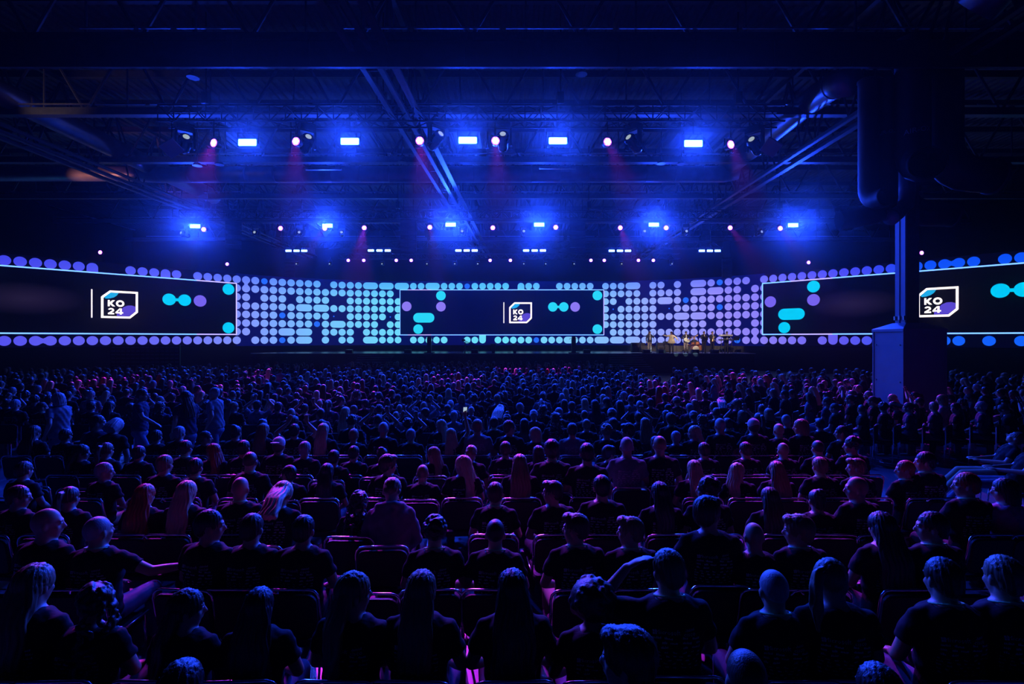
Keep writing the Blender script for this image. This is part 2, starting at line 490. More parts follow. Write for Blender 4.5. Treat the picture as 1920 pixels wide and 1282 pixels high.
# the column and its casing
col = empty('support_column', (12.15, 15.7, 0))
hc = MB()
w = .42
hc.box((0, 0, 5.3), (w*.9, w*.9, 10.6))
obj('column_core', hc, M['steel_dark'], col)
fm = MB()
for yy in (-.12, .12): fm.box((-w/2-.015, yy, 5.3), (.05, .17, 10.5))
fm.box((-w/2+.0, 0, 5.3), (.03, .04, 10.5)); obj('column_flange', fm, M['casing'], col)
cs = MB().box((0, 0, 1.5), (1.25, 1.25, 3.0)); 
for sx, sy in ((-1, -1), (1, -1), (-1, 1), (1, 1)): cs.box((sx*.62, sy*.62, 1.5), (.05, .05, 3.0))
cs.box((0, 0, .12), (1.30, 1.30, .24))
obj('casing', cs, M['casing'], col)
t = MB(); a, b = .66, .27
t.add([(-a, -a, 3.0), (a, -a, 3.0), (a, a, 3.0), (-a, a, 3.0), (-a, -a, 3.08), (a, -a, 3.08), (a, a, 3.08), (-a, a, 3.08),
       (-b, -b, 3.27), (b, -b, 3.27), (b, b, 3.27), (-b, b, 3.27)],
      [(3, 2, 1, 0), (8, 9, 10, 11)] + [(i, (i+1) % 4, 4+(i+1) % 4, 4+i) for i in range(4)] + [(4+i, 4+(i+1) % 4, 8+(i+1) % 4, 8+i) for i in range(4)])
obj('casing_cap', t, M['casing'], col)
sb = MB()
for z in (.7, 1.5, 2.6):
    for y in (-.5, .5): sb.cyl((-.655, y, z), (-.625, y, z), .022)
for yy in (-.2, 0, .2): sb.box((-.26, yy*.9, 3.42), (.07, .06, .12)); 
obj('bolt', sb, M['alu'], col)
tag(col, 'steel hall column in a tall square metal casing with pyramid cap', 'column', None, 'structure')

# ------------------------------------------------------------------ curved LED wall
S = 0.75
ZC, XC = 50.0, -1.0
_path = [(0.0, 0.0, 0.0)]      # c, x, y(towards camera) for the right half; symmetric
_x = _y = _c = 0.0; _st = 0.05
while _c < 66:
    if _c < 14: h = 0.0
    elif _c < 34: h = 5+45*(_c-14)/20
    else: h = 49.0
    _x += math.cos(R(h))*_st; _y += math.sin(R(h))*_st; _c += _st
    _path.append((_c, _x, _y))
def P(c, z, off=0.0):
    s = 1 if c >= 0 else -1
    a = abs(c); i = min(int(a/_st), len(_path)-2); t = a/_st-i
    x = _path[i][1]*(1-t)+_path[i+1][1]*t; y = _path[i][2]*(1-t)+_path[i+1][2]*t
    dx = _path[i+1][1]-_path[i][1]; dy = _path[i+1][2]-_path[i][2]; L = math.hypot(dx, dy)
    nx, ny = -dy/L, -dx/L       # towards the audience
    return Vector((XC+s*(x*S+nx*off), ZC-y*S+ny*off, z))
Z8 = 2.8-3.3*50/960            # lowest row of dots
def rowz(r): return Z8+(8-r)*S
def panel_strip(c0, c1, z0, z1, off, th, step=1.0):
    m = MB(); n = max(1, int(abs(c1-c0)/step)); vs = []
    for k in range(n+1):
        c = c0+(c1-c0)*k/n
        vs += [P(c, z0, off), P(c, z1, off), P(c, z0, off-th), P(c, z1, off-th)]
    fs = []
    for k in range(n):
        a = 4*k; b = a+4
        fs += [(a, b, b+1, a+1), (a+2, a+3, b+3, b+2), (a+1, b+1, b+3, a+3), (a, a+2, b+2, b)]
    fs += [(0, 1, 3, 2), (4*n, 4*n+2, 4*n+3, 4*n+1)]
    return m.add(vs, fs)
def emis_ramp(name, stops, strength, axis_uv=True, rowmix=None):
    m = bpy.data.materials.new(name); m.use_nodes = True; nt = m.node_tree; nt.nodes.clear()
    o = nt.nodes.new('ShaderNodeOutputMaterial'); e = nt.nodes.new('ShaderNodeEmission')
    uv = nt.nodes.new('ShaderNodeUVMap'); sp = nt.nodes.new('ShaderNodeSeparateXYZ'); rp = nt.nodes.new('ShaderNodeValToRGB')
    nt.links.new(uv.outputs[0], sp.inputs[0]); nt.links.new(sp.outputs[0], rp.inputs[0])
    while len(rp.color_ramp.elements) < len(stops): rp.color_ramp.elements.new(0.5)
    for el, (p, c) in zip(rp.color_ramp.elements, sorted(stops)):
        el.position = p; el.color = (*c, 1)
    col = rp.outputs[0]
    if rowmix:
        rr = nt.nodes.new('ShaderNodeValToRGB')
        nt.links.new(sp.outputs[1], rr.inputs[0])
        rr.color_ramp.elements[0].position = 0.72; rr.color_ramp.elements[0].color = (*rowmix[0], 1)
        rr.color_ramp.elements[1].position = 1; rr.color_ramp.elements[1].color = (*rowmix[1], 1)
        mx = nt.nodes.new('ShaderNodeMix'); mx.data_type = 'RGBA'; mx.blend_type = 'MULTIPLY'; mx.inputs[0].default_value = 1
        nt.links.new(col, mx.inputs[6]); nt.links.new(rr.outputs[0], mx.inputs[7]); col = mx.outputs[2]
    nt.links.new(col, e.inputs[0]); e.inputs[1].default_value = strength
    nt.links.new(e.outputs[0], o.inputs[0])
    return m
def U(idx): return (idx+25)/120.0
M['dots'] = emis_ramp('led_dots', [(U(-20), srgb(82, 78, 240)), (U(-6), srgb(106, 108, 248)), (U(1), srgb(128, 148, 255)), (U(8), srgb(118, 186, 255)),
            (U(18), srgb(108, 212, 252)), (U(33), srgb(104, 220, 250)), (U(45), srgb(132, 190, 252)), (U(53), srgb(146, 160, 252)),
            (U(60), srgb(150, 140, 250)), (U(66), srgb(132, 120, 246)), (U(73), srgb(92, 86, 242)), (U(77), srgb(55, 80, 248)), (U(79), srgb(20, 92, 252)), (U(88), srgb(15, 95, 252))],
            1.0, rowmix=((1.06, 1.06, 1.0), (0.50, 0.66, 0.95)))
M['dots'].cycles.emission_sampling = 'NONE'
def led_back(name, a, b):
    m = emis_ramp(name, [(0.0, a), (0.3, b), (0.55, b), (1.0, a)], 1.0); m.cycles.emission_sampling = 'NONE'; return m

led = empty('led_wall')
tag(led, 'huge curved LED video wall of glowing round dots behind the stage', 'LED wall')
obj('display_panel', panel_strip(-32.5, 32.5, Z8-.5, rowz(1)+.5, 0.0, .25), emit('led_panel_glow', srgb(3, 8, 84), 1.0, True), led)
mside = emit('led_panel_side', srgb(2, 2, 26), 1.0, False)
obj('display_panel', panel_strip(-60, -32.5, Z8-.45, rowz(1)+.45, 0.0, .25), mside, led)
obj('display_panel', panel_strip(32.5, 62, Z8-.45, rowz(1)+.45, 0.0, .25), mside, led)
TR, TD, TF = MB(), MB(), MB()
uvs = []; uvf = []
def poly(mb, uvl, cen_idx, cen_row, pts, off=0.04):
    """pts in units of S around (idx,row) centre; uv = (column, row)"""
    vs = []; uu = []
    for (a, b) in pts:
        i = cen_idx+a; z = rowz(cen_row)+b*S
        vs.append(P(i-32.5, z, off)); uu.append((U(i), ((rowz(1)+.45)-z)/(7.9*S)))
    mb.add(vs, [tuple(range(len(vs)))]); uvl.append([(u, 1-v) for u, v in uu])
def circ(cx, cy, r, a0=0, a1=360, n=24): return [(cx+r*math.cos(R(a0+(a1-a0)*k/n)), cy+r*math.sin(R(a0+(a1-a0)*k/n))) for k in range(n+(0 if a1-a0 == 360 else 1))]
RD = .437
def dot(i, r): poly(TR, uvs, i, r, circ(0, 0, RD))
def capsule(i, r): poly(TR, uvs, i, r, circ(1, 0, RD, -90, 90, 12)+circ(0, 0, RD, 90, 270, 12))
def arch(i, r): poly(TR, uvs, i, r, circ(0, 0, RD, 0, 180, 12)+[(-RD, -.62), (RD, -.62)])
def cup(i, r): poly(TR, uvs, i, r, circ(0, 0, RD, 180, 360, 12)+[(RD, .62), (-RD, .62)])
def dumb(i, r):
    dot(i, r); dot(i+1, r); poly(TR, uvs, i, r, [(.3, -.30), (.5, -.2), (.7, -.30), (.7, .30), (.5, .2), (.3, .30)], .035)
def vdumb(i, r):
    dot(i, r); dot(i, r+1); poly(TR, uvs, i, r, [(-.28, -.3), (-.17, -.5), (-.28, -.7), (.28, -.7), (.17, -.5), (.28, -.3)], .035)
def faded(i, r, s=.36): poly(TF, uvf, i, r, circ(0, 0, s, n=16))
def rng(a, b): return range(a, b+1)
def put(r, ones, caps=(), fad=(), tiny=()):
    for i in ones: dot(i, r)
    for i in caps: capsule(i, r)
    for i in fad: faded(i, r)
    for i in tiny: faded(i, r, .09)
put(1, [*rng(-24, -14), -10, -9, -8, -6, *rng(-4, 0), 2, *rng(4, 9), *rng(11, 14), 21, 22, 25, 26, 27, *rng(29, 33), 36, 37, *rng(40, 44), 46, 47, 48, 52, 53, 55, 59, 61, 62, 63,
        *rng(65, 80), 83, 85, 86, 88, 89], [15, 17, 19, 23, 49, 57], [3, 28, 60])
arch(-13, 1); arch(-7, 1); arch(35, 1); dumb(81, 1); vdumb(1, 1)
put(2, [0, *rng(2, 18), *rng(46, 50), 52, 53, 54, 55, 61, 62, 64, 65], [57, 59])
put(3, [0, 1, 3, 4, 5, *rng(7, 10), *rng(13, 19), 46, 47, *rng(49, 52), 55, *rng(57, 65)], [53], [56])
put(4, [*rng(0, 6), *rng(11, 19), 46, *rng(48, 52), *rng(55, 59), *rng(61, 65)], [7, 9], [60], [47, 54])
put(5, [*rng(0, 4), *rng(6, 10), *rng(13, 17), 19, *rng(46, 54), *rng(59, 65)], [55, 57], [5], [11, 18])
put(6, [*rng(0, 8), 10, 13, 14, 15, 16, 18, 19, *rng(46, 52), *rng(55, 58), 60, 61, 62, 64, 65], [11], [9])
put(7, [0, 1, 3, 4, *rng(10, 13), *rng(15, 19), *rng(47, 63), 65], [5, 7])
put(8, [*rng(-24, -18), *rng(-15, 0), 2, 3, 4, 6, 10, 12, 13, 17, 18, 19, 21, 22, 23, 24, 25, 28, 29, *rng(32, 36), 38, 39, 40, 43, 44, *rng(51, 61), 63, *rng(65, 69), 71, *rng(73, 78), 79, 81, 82, 84, 86, 87, 88],
    [7, 15, 41, 45, 47, 49], [5, 37, 62])
dumb(-17, 8); cup(30, 8); cup(72, 8); vdumb(64, 7)
def with_uv(mb, uvl, name, m):
    me = mb.mesh(name, [m]); ul = me.uv_layers.new(name='UVMap')
    k = 0
    for p, us in zip(me.polygons, uvl):
        for li, u in zip(p.loop_indices, us): ul.data[li].uv = u
    return me
link('dot_pattern', with_uv(TR, uvs, 'dot_pattern', M['dots']), led)
link('faded_dots', with_uv(TF, uvf, 'faded_dots', emit('led_dots_faded', srgb(35, 105, 245), 1.0, False)), led)
# supports and black skirt below the wall
tag(obj('black_drape', panel_strip(-60, 62, 0.0, Z8-.52, 0.05, .1), M['stage_black']), 'black drape skirting the foot of the LED wall', 'drape')

# ------------------------------------------------------------------ three flat video screens
def glyph_polys():
    """KO over 24, heavy geometric capitals; unit: cap height 1; returns list of quads/polys with offsets"""
    out = []
    w = .26
    # K
    out.append([(0, 0), (w, 0), (w, 1), (0, 1)])
    out.append([(w, .38), (.62, 0), (.96, 0), (.50, .52), (w, .62)])
    out.append([(w, .40), (.50, .48), (.94, 1), (.60, 1), (w, .64)])
    # O ring
    N = 24; cx, cy = 1.62, .5
    for k in range(N):
        a, b = 2*PI*k/N, 2*PI*(k+1)/N
        out.append([(cx+.56*math.cos(a), cy+.54*math.sin(a)), (cx+.56*math.cos(b), cy+.54*math.sin(b)), (cx+.29*math.cos(b), cy+.26*math.sin(b)), (cx+.29*math.cos(a), cy+.26*math.sin(a))])
    oy = -1.28
    # 2
    out.append([(0.02, oy), (.84, oy), (.84, oy+.24), (.02, oy+.24)])
    out.append([(0.02, oy+.2), (.46, oy+.24), (.80, oy+.56), (.52, oy+.58)])
    for k in range(12):
        a, b = R(-38+200*k/12), R(-38+200*(k+1)/12)
        out.append([(.42+.41*math.cos(a), oy+.66+.36*math.sin(a)), (.42+.41*math.cos(b), oy+.66+.36*math.sin(b)), (.42+.16*math.cos(b), oy+.66+.13*math.sin(b)), (.42+.16*math.cos(a), oy+.66+.13*math.sin(a))])
    # 4
    x0 = 1.0
    out.append([(x0, oy+.18), (x0+1.02, oy+.18), (x0+1.02, oy+.40), (x0, oy+.40)])
    out.append([(x0+.58, oy), (x0+.84, oy), (x0+.84, oy+1), (x0+.58, oy+1)])
    out.append([(x0, oy+.38), (x0+.28, oy+.38), (x0+.70, oy+1), (x0+.52, oy+1)])
    return out
M['s_cyan'] = emit('screen_cyan', srgb(40, 215, 245), 1.0, False)
M['s_purple'] = emit('screen_purple', srgb(140, 120, 240), 1.0, False)
M['s_cyan_side'] = emit('screen_cyan_side', srgb(0, 205, 245), 1.0, False)
M['s_purple_side'] = emit('screen_purple_side', srgb(118, 98, 235), 1.0, False)
M['s_white'] = emit('screen_white', (1.0, 0.86, 0.80), 1.7, False)
M['s_logo_blue'] = emit('logo_blue', srgb(25, 170, 230), 1.0, False)
M['s_logo_violet'] = emit('logo_violet', srgb(88, 70, 205), 1.0, False)
M['neon'] = emit('border_light', (0.12, 0.30, 1.0), 2.6, True)
M['neon_pink'] = emit('border_light_pale', (0.40, 0.34, 1.0), 1.8, True)
def video_screen(c0, c1, label, side, glowcol):
    e = empty('video_screen'); tag(e, label, 'video screen', 'flat video screens on the LED wall')
    W = 26.45; z0 = CAM_H+(634-627.7)*50/960; Hh = 5.84*S; OFF = .16
    def Q(u, v, off=0.02):       # u along width in S units from the left edge, v up in S units from the bottom
        return P(c0+(c1-c0)*u/W, z0+v*S, OFF+off)
    def pl(mb, pts, off=0.02): mb.add([Q(a, b, off) for a, b in pts], [tuple(range(len(pts)))])
    obj('screen_surface', panel_strip(c0, c1, z0, z0+Hh, OFF, .12), side, e)
    rr = .035 if abs(c0) < 14 else .045
    def run(u0, v0, u1, v1, n, m_):
        obj('border_light', MB().tube([Q(u0+(u1-u0)*k/n, v0+(v1-v0)*k/n, .03) for k in range(n+1)], rr, 6), m_, e)
    for v in (0, 5.84):
        cut = (22, 26) if c0 < -14 else (3, 7) if c0 > 14 else (1, 4)
        for a_, b_ in ((0, cut[0]), cut, (cut[1], 26)):
            if b_ > a_: run(W*a_/26, v, W*b_/26, v, b_-a_, M['neon_pink'] if (a_, b_) == cut else M['neon'])
    run(W, 0, W, 5.84, 1, M['neon_pink'] if c0 < 0 else M['neon']); run(0, 0, 0, 5.84, 1, M['neon'])
    def sx(x): return (x-120)/57.6
    def sy(y): return (752-y)/57.6
    r = 36/57.6; sd = abs(c0) > 14
    mc, mp = M['s_cyan_side' if sd else 's_cyan'], M['s_purple_side' if sd else 's_purple']
    def shape(nm, m_, *pls):
        mb = MB()
        for q in pls: pl(mb, q)
        obj(nm, mb, m_, e)
    for x, y in ((426, 459), (256, 709), (1595, 458), (1595, 709)): shape('cyan_dot', mc, circ(sx(x), sy(y), r, n=28))
    for x, y in ((426, 541), (170, 539), (1429, 543)): shape('purple_dot', mp, circ(sx(x), sy(y), r, n=28))
    a, c_ = sx(255), sx(341); shape('cyan_capsule', mc, circ(c_, sy(624), r, -90, 90, 14)+circ(a, sy(624), r, 90, 270, 14))
    x1, x2, yy = sx(1262), sx(1344), sy(543); dd = 9
    shape('cyan_dumbbell', mc, circ(x1, yy, r*.98, 14, 346, 28)+[(x1+.72, yy-.08), (x2-.72, yy-.08)]+circ(x2, yy, r*.98, 194, 526, 28)+[(x2-.72, yy+.08), (x1+.72, yy+.08)])
    ln = MB(); x = sx(896); pl(ln, [(x-.05, sy(664)), (x+.05, sy(664)), (x+.05, sy(508)), (x-.05, sy(508))])
    obj('divider_line', ln, M['s_white'], e)
    lg = MB()
    o = [(936, 546), (975, 509), (1106, 509), (1106, 628), (1069, 664), (936, 664)]
    cx, cyy = 1021, 587
    inn = [(947, 551), (979, 520), (1095, 520), (1095, 623), (1065, 653), (947, 653)]
    for k in range(6):
        q = (k+1) % 6
        pl(lg, [(sx(o[k][0]), sy(o[k][1])), (sx(inn[k][0]), sy(inn[k][1])), (sx(inn[q][0]), sy(inn[q][1])), (sx(o[q][0]), sy(o[q][1]))], .03)
    obj('logo_outline', lg, M['s_white'], e)
    lb = MB(); pl(lb, [(sx(a), sy(b)) for a, b in ((949, 550), (979, 521), (1016, 521), (1008, 535), (994, 547), (975, 554), (957, 556))], .022)
    obj('logo_blue_patch', lb, M['s_logo_blue'], e)
    lv = MB(); pl(lv, [(sx(a), sy(b)) for a, b in ((1007, 652), (1007, 640), (1022, 620), (1038, 600), (1058, 590), (1078, 589), (1094, 595), (1094, 622), (1064, 652))], .022)
    obj('logo_violet_patch', lv, M['s_logo_violet'], e)
    tx = MB(); k = 35/57.6
    for g in glyph_polys():
        pl(tx, [(sx(966)+p*k*.99, sy(598)+q*k) for p, q in g], .034)
    obj('lettering', tx, M['s_white'], e)
    if sd:
        gm = MB(); gu = []
        pts = circ(0, 0, 1, n=36)
        gm.add([Q(sx(635)+a*4.2, sy(575)+b_*1.5, .012) for a, b_ in pts]+[Q(sx(635), sy(575), .012)], [(i, (i+1) % 36, 36) for i in range(36)])
        gu = [[(1, 0), (1, 0), (0, 0)] for _ in range(36)]
        link('dim_patch', with_uv(gm, gu, 'dim_patch', glowcol), e)
dim = emis_ramp('screen_dim_patch', [(0.0, srgb(34, 26, 52)), (0.45, srgb(24, 18, 42)), (1.0, srgb(2, 2, 14))], 1.0); dim.cycles.emission_sampling = 'NONE'
m_mid = emit('screen_mid', srgb(1, 5, 58), 1.0, False)  # blue haze over the centre screen is put into its emission colour
m_side = emit('screen_side', srgb(2, 2, 12), 1.0, False)
video_screen(-13.2, 13.25, 'centre video screen with the KO 24 logo above the stage', m_mid, dim)
video_screen(-32.6-26.45, -32.6, 'left video screen with the KO 24 logo, angled towards the audience', m_side, dim)
video_screen(32.4, 32.4+26.45, 'right video screen with the KO 24 logo, partly behind the column', m_side, dim)

# ------------------------------------------------------------------ stage
SF = 41.0; ST = CAM_H-28.3*SF/960
st = empty('stage'); tag(st, 'long low black stage with a lit front edge below the LED wall', 'stage')
def stage_prism(zb, zt, x0, x1, yf):
    xsn = [x0+(x1-x0)*k/24 for k in range(25)]; bk_ = []
    for x in xsn:
        c = min((k*.25 for k in range(-160, 161)), key=lambda c_: abs(P(c_, 0, .35).x-x)); bk_.append(P(c, 0, .35).y)
    m = MB(); N = 25
    m.add([(x, yf, zb) for x in xsn]+[(x, yf, zt) for x in xsn]+[(x, y, zb) for x, y in zip(xsn, bk_)]+[(x, y, zt) for x, y in zip(xsn, bk_)],
          [f for i in range(24) for f in ((i, i+1, N+i+1, N+i), (N+i, N+i+1, 3*N+i+1, 3*N+i), (2*N+i+1, 2*N+i, 3*N+i, 3*N+i+1), (i+1, i, 2*N+i, 2*N+i+1))]+[(0, N, 3*N, 2*N), (24, 2*N+24, 3*N+24, N+24)])
    return m
obj('stage_deck', stage_prism(ST-.08, ST, -20.9, 19.5, SF), M['stage_deck'], st)
obj('stage_front', stage_prism(0, ST-.08, -20.8, 19.4, SF+.06), M['stage_black'], st)
obj('edge_strip', MB().box((-.7, SF-.02, ST-.02), (40.4, .03, .03)), mat('edge_metal', (.5, .5, .55), .3, .5), st)
for (xa, xb, lab) in ((-12.2, -9.4, 'stage steps on the left'), (7.7, 10.3, 'stage steps on the right below the band')):
    e = empty('stage_steps', ((xa+xb)/2, SF, 0)); tag(e, lab, 'steps', 'steps up to the stage')
    b = MB(); tr = MB(); nst = 9
    for k in range(nst):
        z = ST*(1-(k+1)/(nst+1)); wdt = (xb-xa)+max(0, k-2)*.22; y = -.14-.28*k
        b.box((0, y, z/2), (wdt, .28, z)); tr.box((0, y-.15, z-.01), (wdt, .03, .03))
    obj('treads', b, M['stage_black'], e); obj('tread_edge', tr, M['step_edge'], e)
# dark cases in front of the stage on the left and step-and-repeat wall
bw = empty('pattern_wall', (0, 0, 0)); tag(bw, 'dark wall panel with a grid of faint marks behind the left audience', 'panel')
a, b = at(208, 700, 31), at(338, 700, 31)
obj('panel', MB().box(((a.x+b.x)/2, 31, 1.2), (b.x-a.x, .1, 2.4)), M['black_plastic'], bw)
g = MB()
rnd = random.Random(3)
for r_ in range(9):
    for c_ in range(14):
        g.box((a.x+.18+c_*.295, 30.94, 2.25-r_*.22), (.2, .02, .045))
obj('printed_marks', g, M['grey_cotton'], bw)['kind'] = 'stuff'

# ------------------------------------------------------------------ lighting rig
def box_truss(x0, x1, Y, z, w, label):
    g = MB(); h = w/2
    for a in (-h, h):
        for b in (-h, h): g.cyl((x0, Y+a, z+b), (x1, Y+a, z+b), .035, n=6)
    k = x0; i = 0
    while k < x1-w*.9:
        for a in (-h, h):
            p, q = (-h, h) if i % 2 else (h, -h)
            g.cyl((k, Y+a, z+p), (k+w, Y+a, z+q), .02, n=5)
        for b in (-h, h):
            p, q = (-h, h) if i % 2 else (h, -h)
            g.cyl((k, Y+p, z+b), (k+w, Y+q, z+b), .02, n=5)
        g.cyl((k, Y-h, z-h), (k, Y-h, z+h), .02, n=5)
        k += w; i += 1
    e = empty('lighting_truss')
    obj('truss_frame', g, M['alu_dull'], e)
    k = x0+1.5
    while k < x1:
        obj('hoist_chain', MB().cyl((k, Y, z+h), (k, Y, 14.2), .025, n=5), M['black_metal'], e)
        m = MB().box((k, Y, z+h+.35), (.22, .22, .4)); obj('chain_hoist', m, M['black_metal'], e)
        k += (x1-x0-3)/3.0001
    return tag(e, label, 'truss', 'lighting trusses hung across the hall')
M['alu_dull'] = mat('truss_alu', (.05, .055, .065), .5, .6)
box_truss(-12.2, 9.4, 17.9, 10.55, .55, 'near lighting truss hung above the middle of the audience')
box_truss(-19.6, 17.4, 30.4, 10.1, .5, 'middle lighting truss hung in front of the stage')
box_truss(-18.5, 16.2, 39.6, 10.0, .5, 'far lighting truss over the stage front with triple blue lamps')
box_truss(-15.0, 14.5, 44.4, 9.9, .45, 'farthest lighting truss with small spots just above the LED wall')

def hook(mb, z, top):
    mb.cyl((0, .0, z), (0, .0, top), .02, n=5); mb.box((0, 0, top), (.07, .12, .06))
def proto_wash(lens, w=.62, h=.23, top=.75):
    e = empty('wash_light')
    b = MB().box((0, .08, 0), (w+.06, .16, h+.08)); 
    for k in range(5): b.box((-w/2+w*k/4, .18, 0), (.02, .06, h))
    obj('housing', b, M['black_plastic'], e)
    l = MB().rbox((0, -.005, 0), (w, .02, h), .03); obj('lens', l, lens, e)
    y = MB()
    for s in (-1, 1): y.box((s*(w/2+.05), .06, .16), (.02, .05, .36))
    y.box((0, .06, .34), (w+.12, .05, .02)); hook(y, .34, top); obj('bracket', y, M['black_metal'], e)
    return e
def proto_par(r=.115, top=.6):
    e = empty('par_light')
    obj('housing', MB().cyl((0, 0, 0), (0, .24, 0), r, r*.75, 14), M['black_plastic'], e, smooth=False)
    l = MB().cyl((0, -.012, 0), (0, -.002, 0), r*.93, n=16); obj('lens_ring', l, M['lens_purple'], e)
    c = MB(); rr = r*.27
    for k in range(7):
        a = 2*PI*k/6; q = (0, 0) if k == 6 else (math.cos(a)*r*.56, math.sin(a)*r*.56)
        c.cyl((q[0], -.02, q[1]), (q[0], -.013, q[1]), rr, n=10)
    obj('led', c, M['lens_purple_core'], e)
    y = MB()
    for s in (-1, 1): y.box((s*(r+.02), .1, .1), (.015, .04, .24))
    y.box((0, .1, .22), (2*r+.06, .04, .015)); hook(y, .22, top); obj('bracket', y, M['black_metal'], e)
    return e
def proto_mover(sz, lens, top=.5):
    e = empty('moving_head')
    b = MB().box((0, 0, .42*sz), (.42*sz, .34*sz, .20*sz)); hook(b, .5*sz, top); obj('base', b, M['black_plastic'], e)
    y = MB()
    for s in (-1, 1): y.rbox((s*.22*sz, 0, .10*sz), (.06*sz, .14*sz, .50*sz), .02*sz)
    y.box((0, 0, .33*sz), (.48*sz, .14*sz, .05*sz)); obj('yoke', y, M['black_plastic'], e)
    h = MB().cyl((0, .22*sz, .0), (0, -.18*sz, 0), .15*sz, .17*sz, 18).cyl((0, -.18*sz, 0), (0, -.24*sz, 0), .17*sz, .14*sz, 18).ell((0, .22*sz, 0), .15*sz)
    hd = obj('head', h, M['black_gloss'], e, smooth=False)
    obj('lens', MB().ell((0, -.245*sz, 0), (.085*sz, .02*sz, .085*sz)), lens, hd)
    return e
M['black_gloss'] = mat('black_gloss', (.02, .02, .025), .2)
pw1, pw2, pw3 = proto_wash(M['lens_blue']), proto_wash(M['lens_blue_far'], .60, .22, .42), proto_wash(M['lens_bar'], .44, .14, .30)
pp1, pp2, pp3 = proto_par(.15, .76), proto_par(.145, .60), proto_par(.15, .20)
pm1, pm2, pm3 = proto_mover(1.25, M['lens_white'], .82), proto_mover(.9, M['lens_white'], .85), proto_mover(.7, M['lens_white'], .55)
PROTOS = [pw1, pw2, pw3, pp1, pp2, pp3, pm1, pm2, pm3]

def place(proto, px, py, Y, label, group, pitch=0, yaw=0, cat='stage light', truss=None):
    o = dup(proto); o.location = at(px, py, Y)
    o.rotation_euler = (0, 0, R(yaw))
    for ch in children(o):
        if ch.name.split('.')[0] in ('head',): ch.rotation_euler = (R(pitch), 0, 0)
    return tag(o, label, cat, group)
def lamp(parent, kind, energy, col, loc, target, size=.2, angle=30, blend=.5, sy=None):
    L = bpy.data.lights.new('lamp', kind); L.energy = energy; L.color = col
    if kind == 'AREA':
        L.shape = 'RECTANGLE'; L.size = size; L.size_y = sy or size; L.spread = R(angle)
    else:
        L.spot_size = R(angle); L.spot_blend = blend; L.shadow_soft_size = size
    o = bpy.data.objects.new('lamp', L); COL.objects.link(o)
    d = Vector(target)-Vector(loc)
    o.rotation_euler = d.to_track_quat('-Z', 'Y').to_euler()
    o.location = loc
    return o
NAT = lambda n, tot: ORD[n]+' from left of '+{5: 'five', 6: 'six', 11: 'eleven', 9: 'nine', 10: 'ten', 12: 'twelve', 18: 'eighteen', 3: 'three', 7: 'seven', 4: 'four'}[tot]
Yn, Yf, Yb, Ys = 17.62, 30.15, 39.35, 44.18
for i, (x, y) in enumerate(((464, 267), (656, 265), (877, 263), (1046, 264), (1300, 269))):
    o = place(pw1, x, y, Yn, 'blazing blue wash light, '+NAT(i+1, 5)+' on the near truss', 'blue wash lights on the near truss')
    q = o.location+Vector((0, -.03, 0)); lamp(o, 'AREA', W_PANEL_NEAR, BLUE, q, q+Vector((-.02*q.x, -1, -.62)), .60, 95, sy=.21)
for i, (x, y) in enumerate(((366, 424), (614, 423), (845, 421), (1011, 421), (1226, 421), (1487, 422))):
    o = place(pw2, x, y, Yf, 'blazing blue wash light, '+NAT(i+1, 6)+' on the middle truss', 'blue wash lights on the middle truss')
    q = o.location+Vector((0, -.03, 0)); lamp(o, 'AREA', W_PANEL_FAR, BLUE, q, q+Vector((-.02*q.x, -1, -.48)), .56, 95, sy=.19)
bars = [541, 556, 570.5, 695.5, 711.5, 727, 859.5, 875, 890, 986.5, 1002.5, 1018, 1147, 1162.5, 1177.5, 1316, 1331, 1345.5]
for i, x in enumerate(bars):
    place(pw3, x, 470 if i < 3 or i > 11 else 469.5, Yb, ('left', 'middle', 'right')[i % 3]+' lamp in the '+ORD[i//3+1]+' trio of blue bar lights from the left', 'trios of blue bar lights over the stage')
# purple pars; each with its beam
pars_near = [((401, 268), (-4.2, 5.5)), ((555, 265), (-2.6, 6.5)), ((787, 264), (-.4, 5.6)), ((929, 264), (.2, 6.4)), ((1139, 266), (2.8, 6.0)), ((1370, 271), (4.4, 7.0))]
for i, ((x, y), (tx, ty)) in enumerate(pars_near):
    o = place(pp1, x, y, Yn, 'round purple par light, '+NAT(i+1, 6)+' on the near truss', 'purple par lights on the near truss', yaw=(-18, -10, 0, 5, 10, 18)[i])
    lp = o.location
    lamp(o, 'SPOT', W_SPOT_NEAR, PURPLE, lp+Vector((0, -.1, -.05)), (tx, ty, 1.1), .10, 13, .8)
pars_far = [((382, 430), (-15, 19)), ((526, 428), (-11.5, 24)), ((609, 428), (-10, 17)), ((683, 427), (-5, 15)), ((806, 426), (-2, 19)), ((924, 427), (0, 26)), ((1042, 426), (2.5, 26)),
            ((1163, 427), (5, 15.5)), ((1249, 427), (9, 20)), ((1369, 427), (10.2, 15)), ((1463, 428), (12.5, 17))]
for i, ((x, y), (tx, ty)) in enumerate(pars_far):
    o = place(pp2, x, y, Yf, 'round purple par light, '+NAT(i+1, 11)+' on the middle truss', 'purple par lights on the middle truss')
    lamp(o, 'SPOT', W_SPOT_FAR, PURPLE, o.location+Vector((0, -.1, -.05)), (tx, ty, 1.1), .10, 13, .8)
small = [188, 426, 653, 682, 743, 771, 919, 957, 1108, 1133, 1197, 1225, 1516, 1728]
sy_ = {188: 473, 426: 495, 1516: 492, 1728: 474}
small = [(x, sy_.get(x, 488)) for x in small]
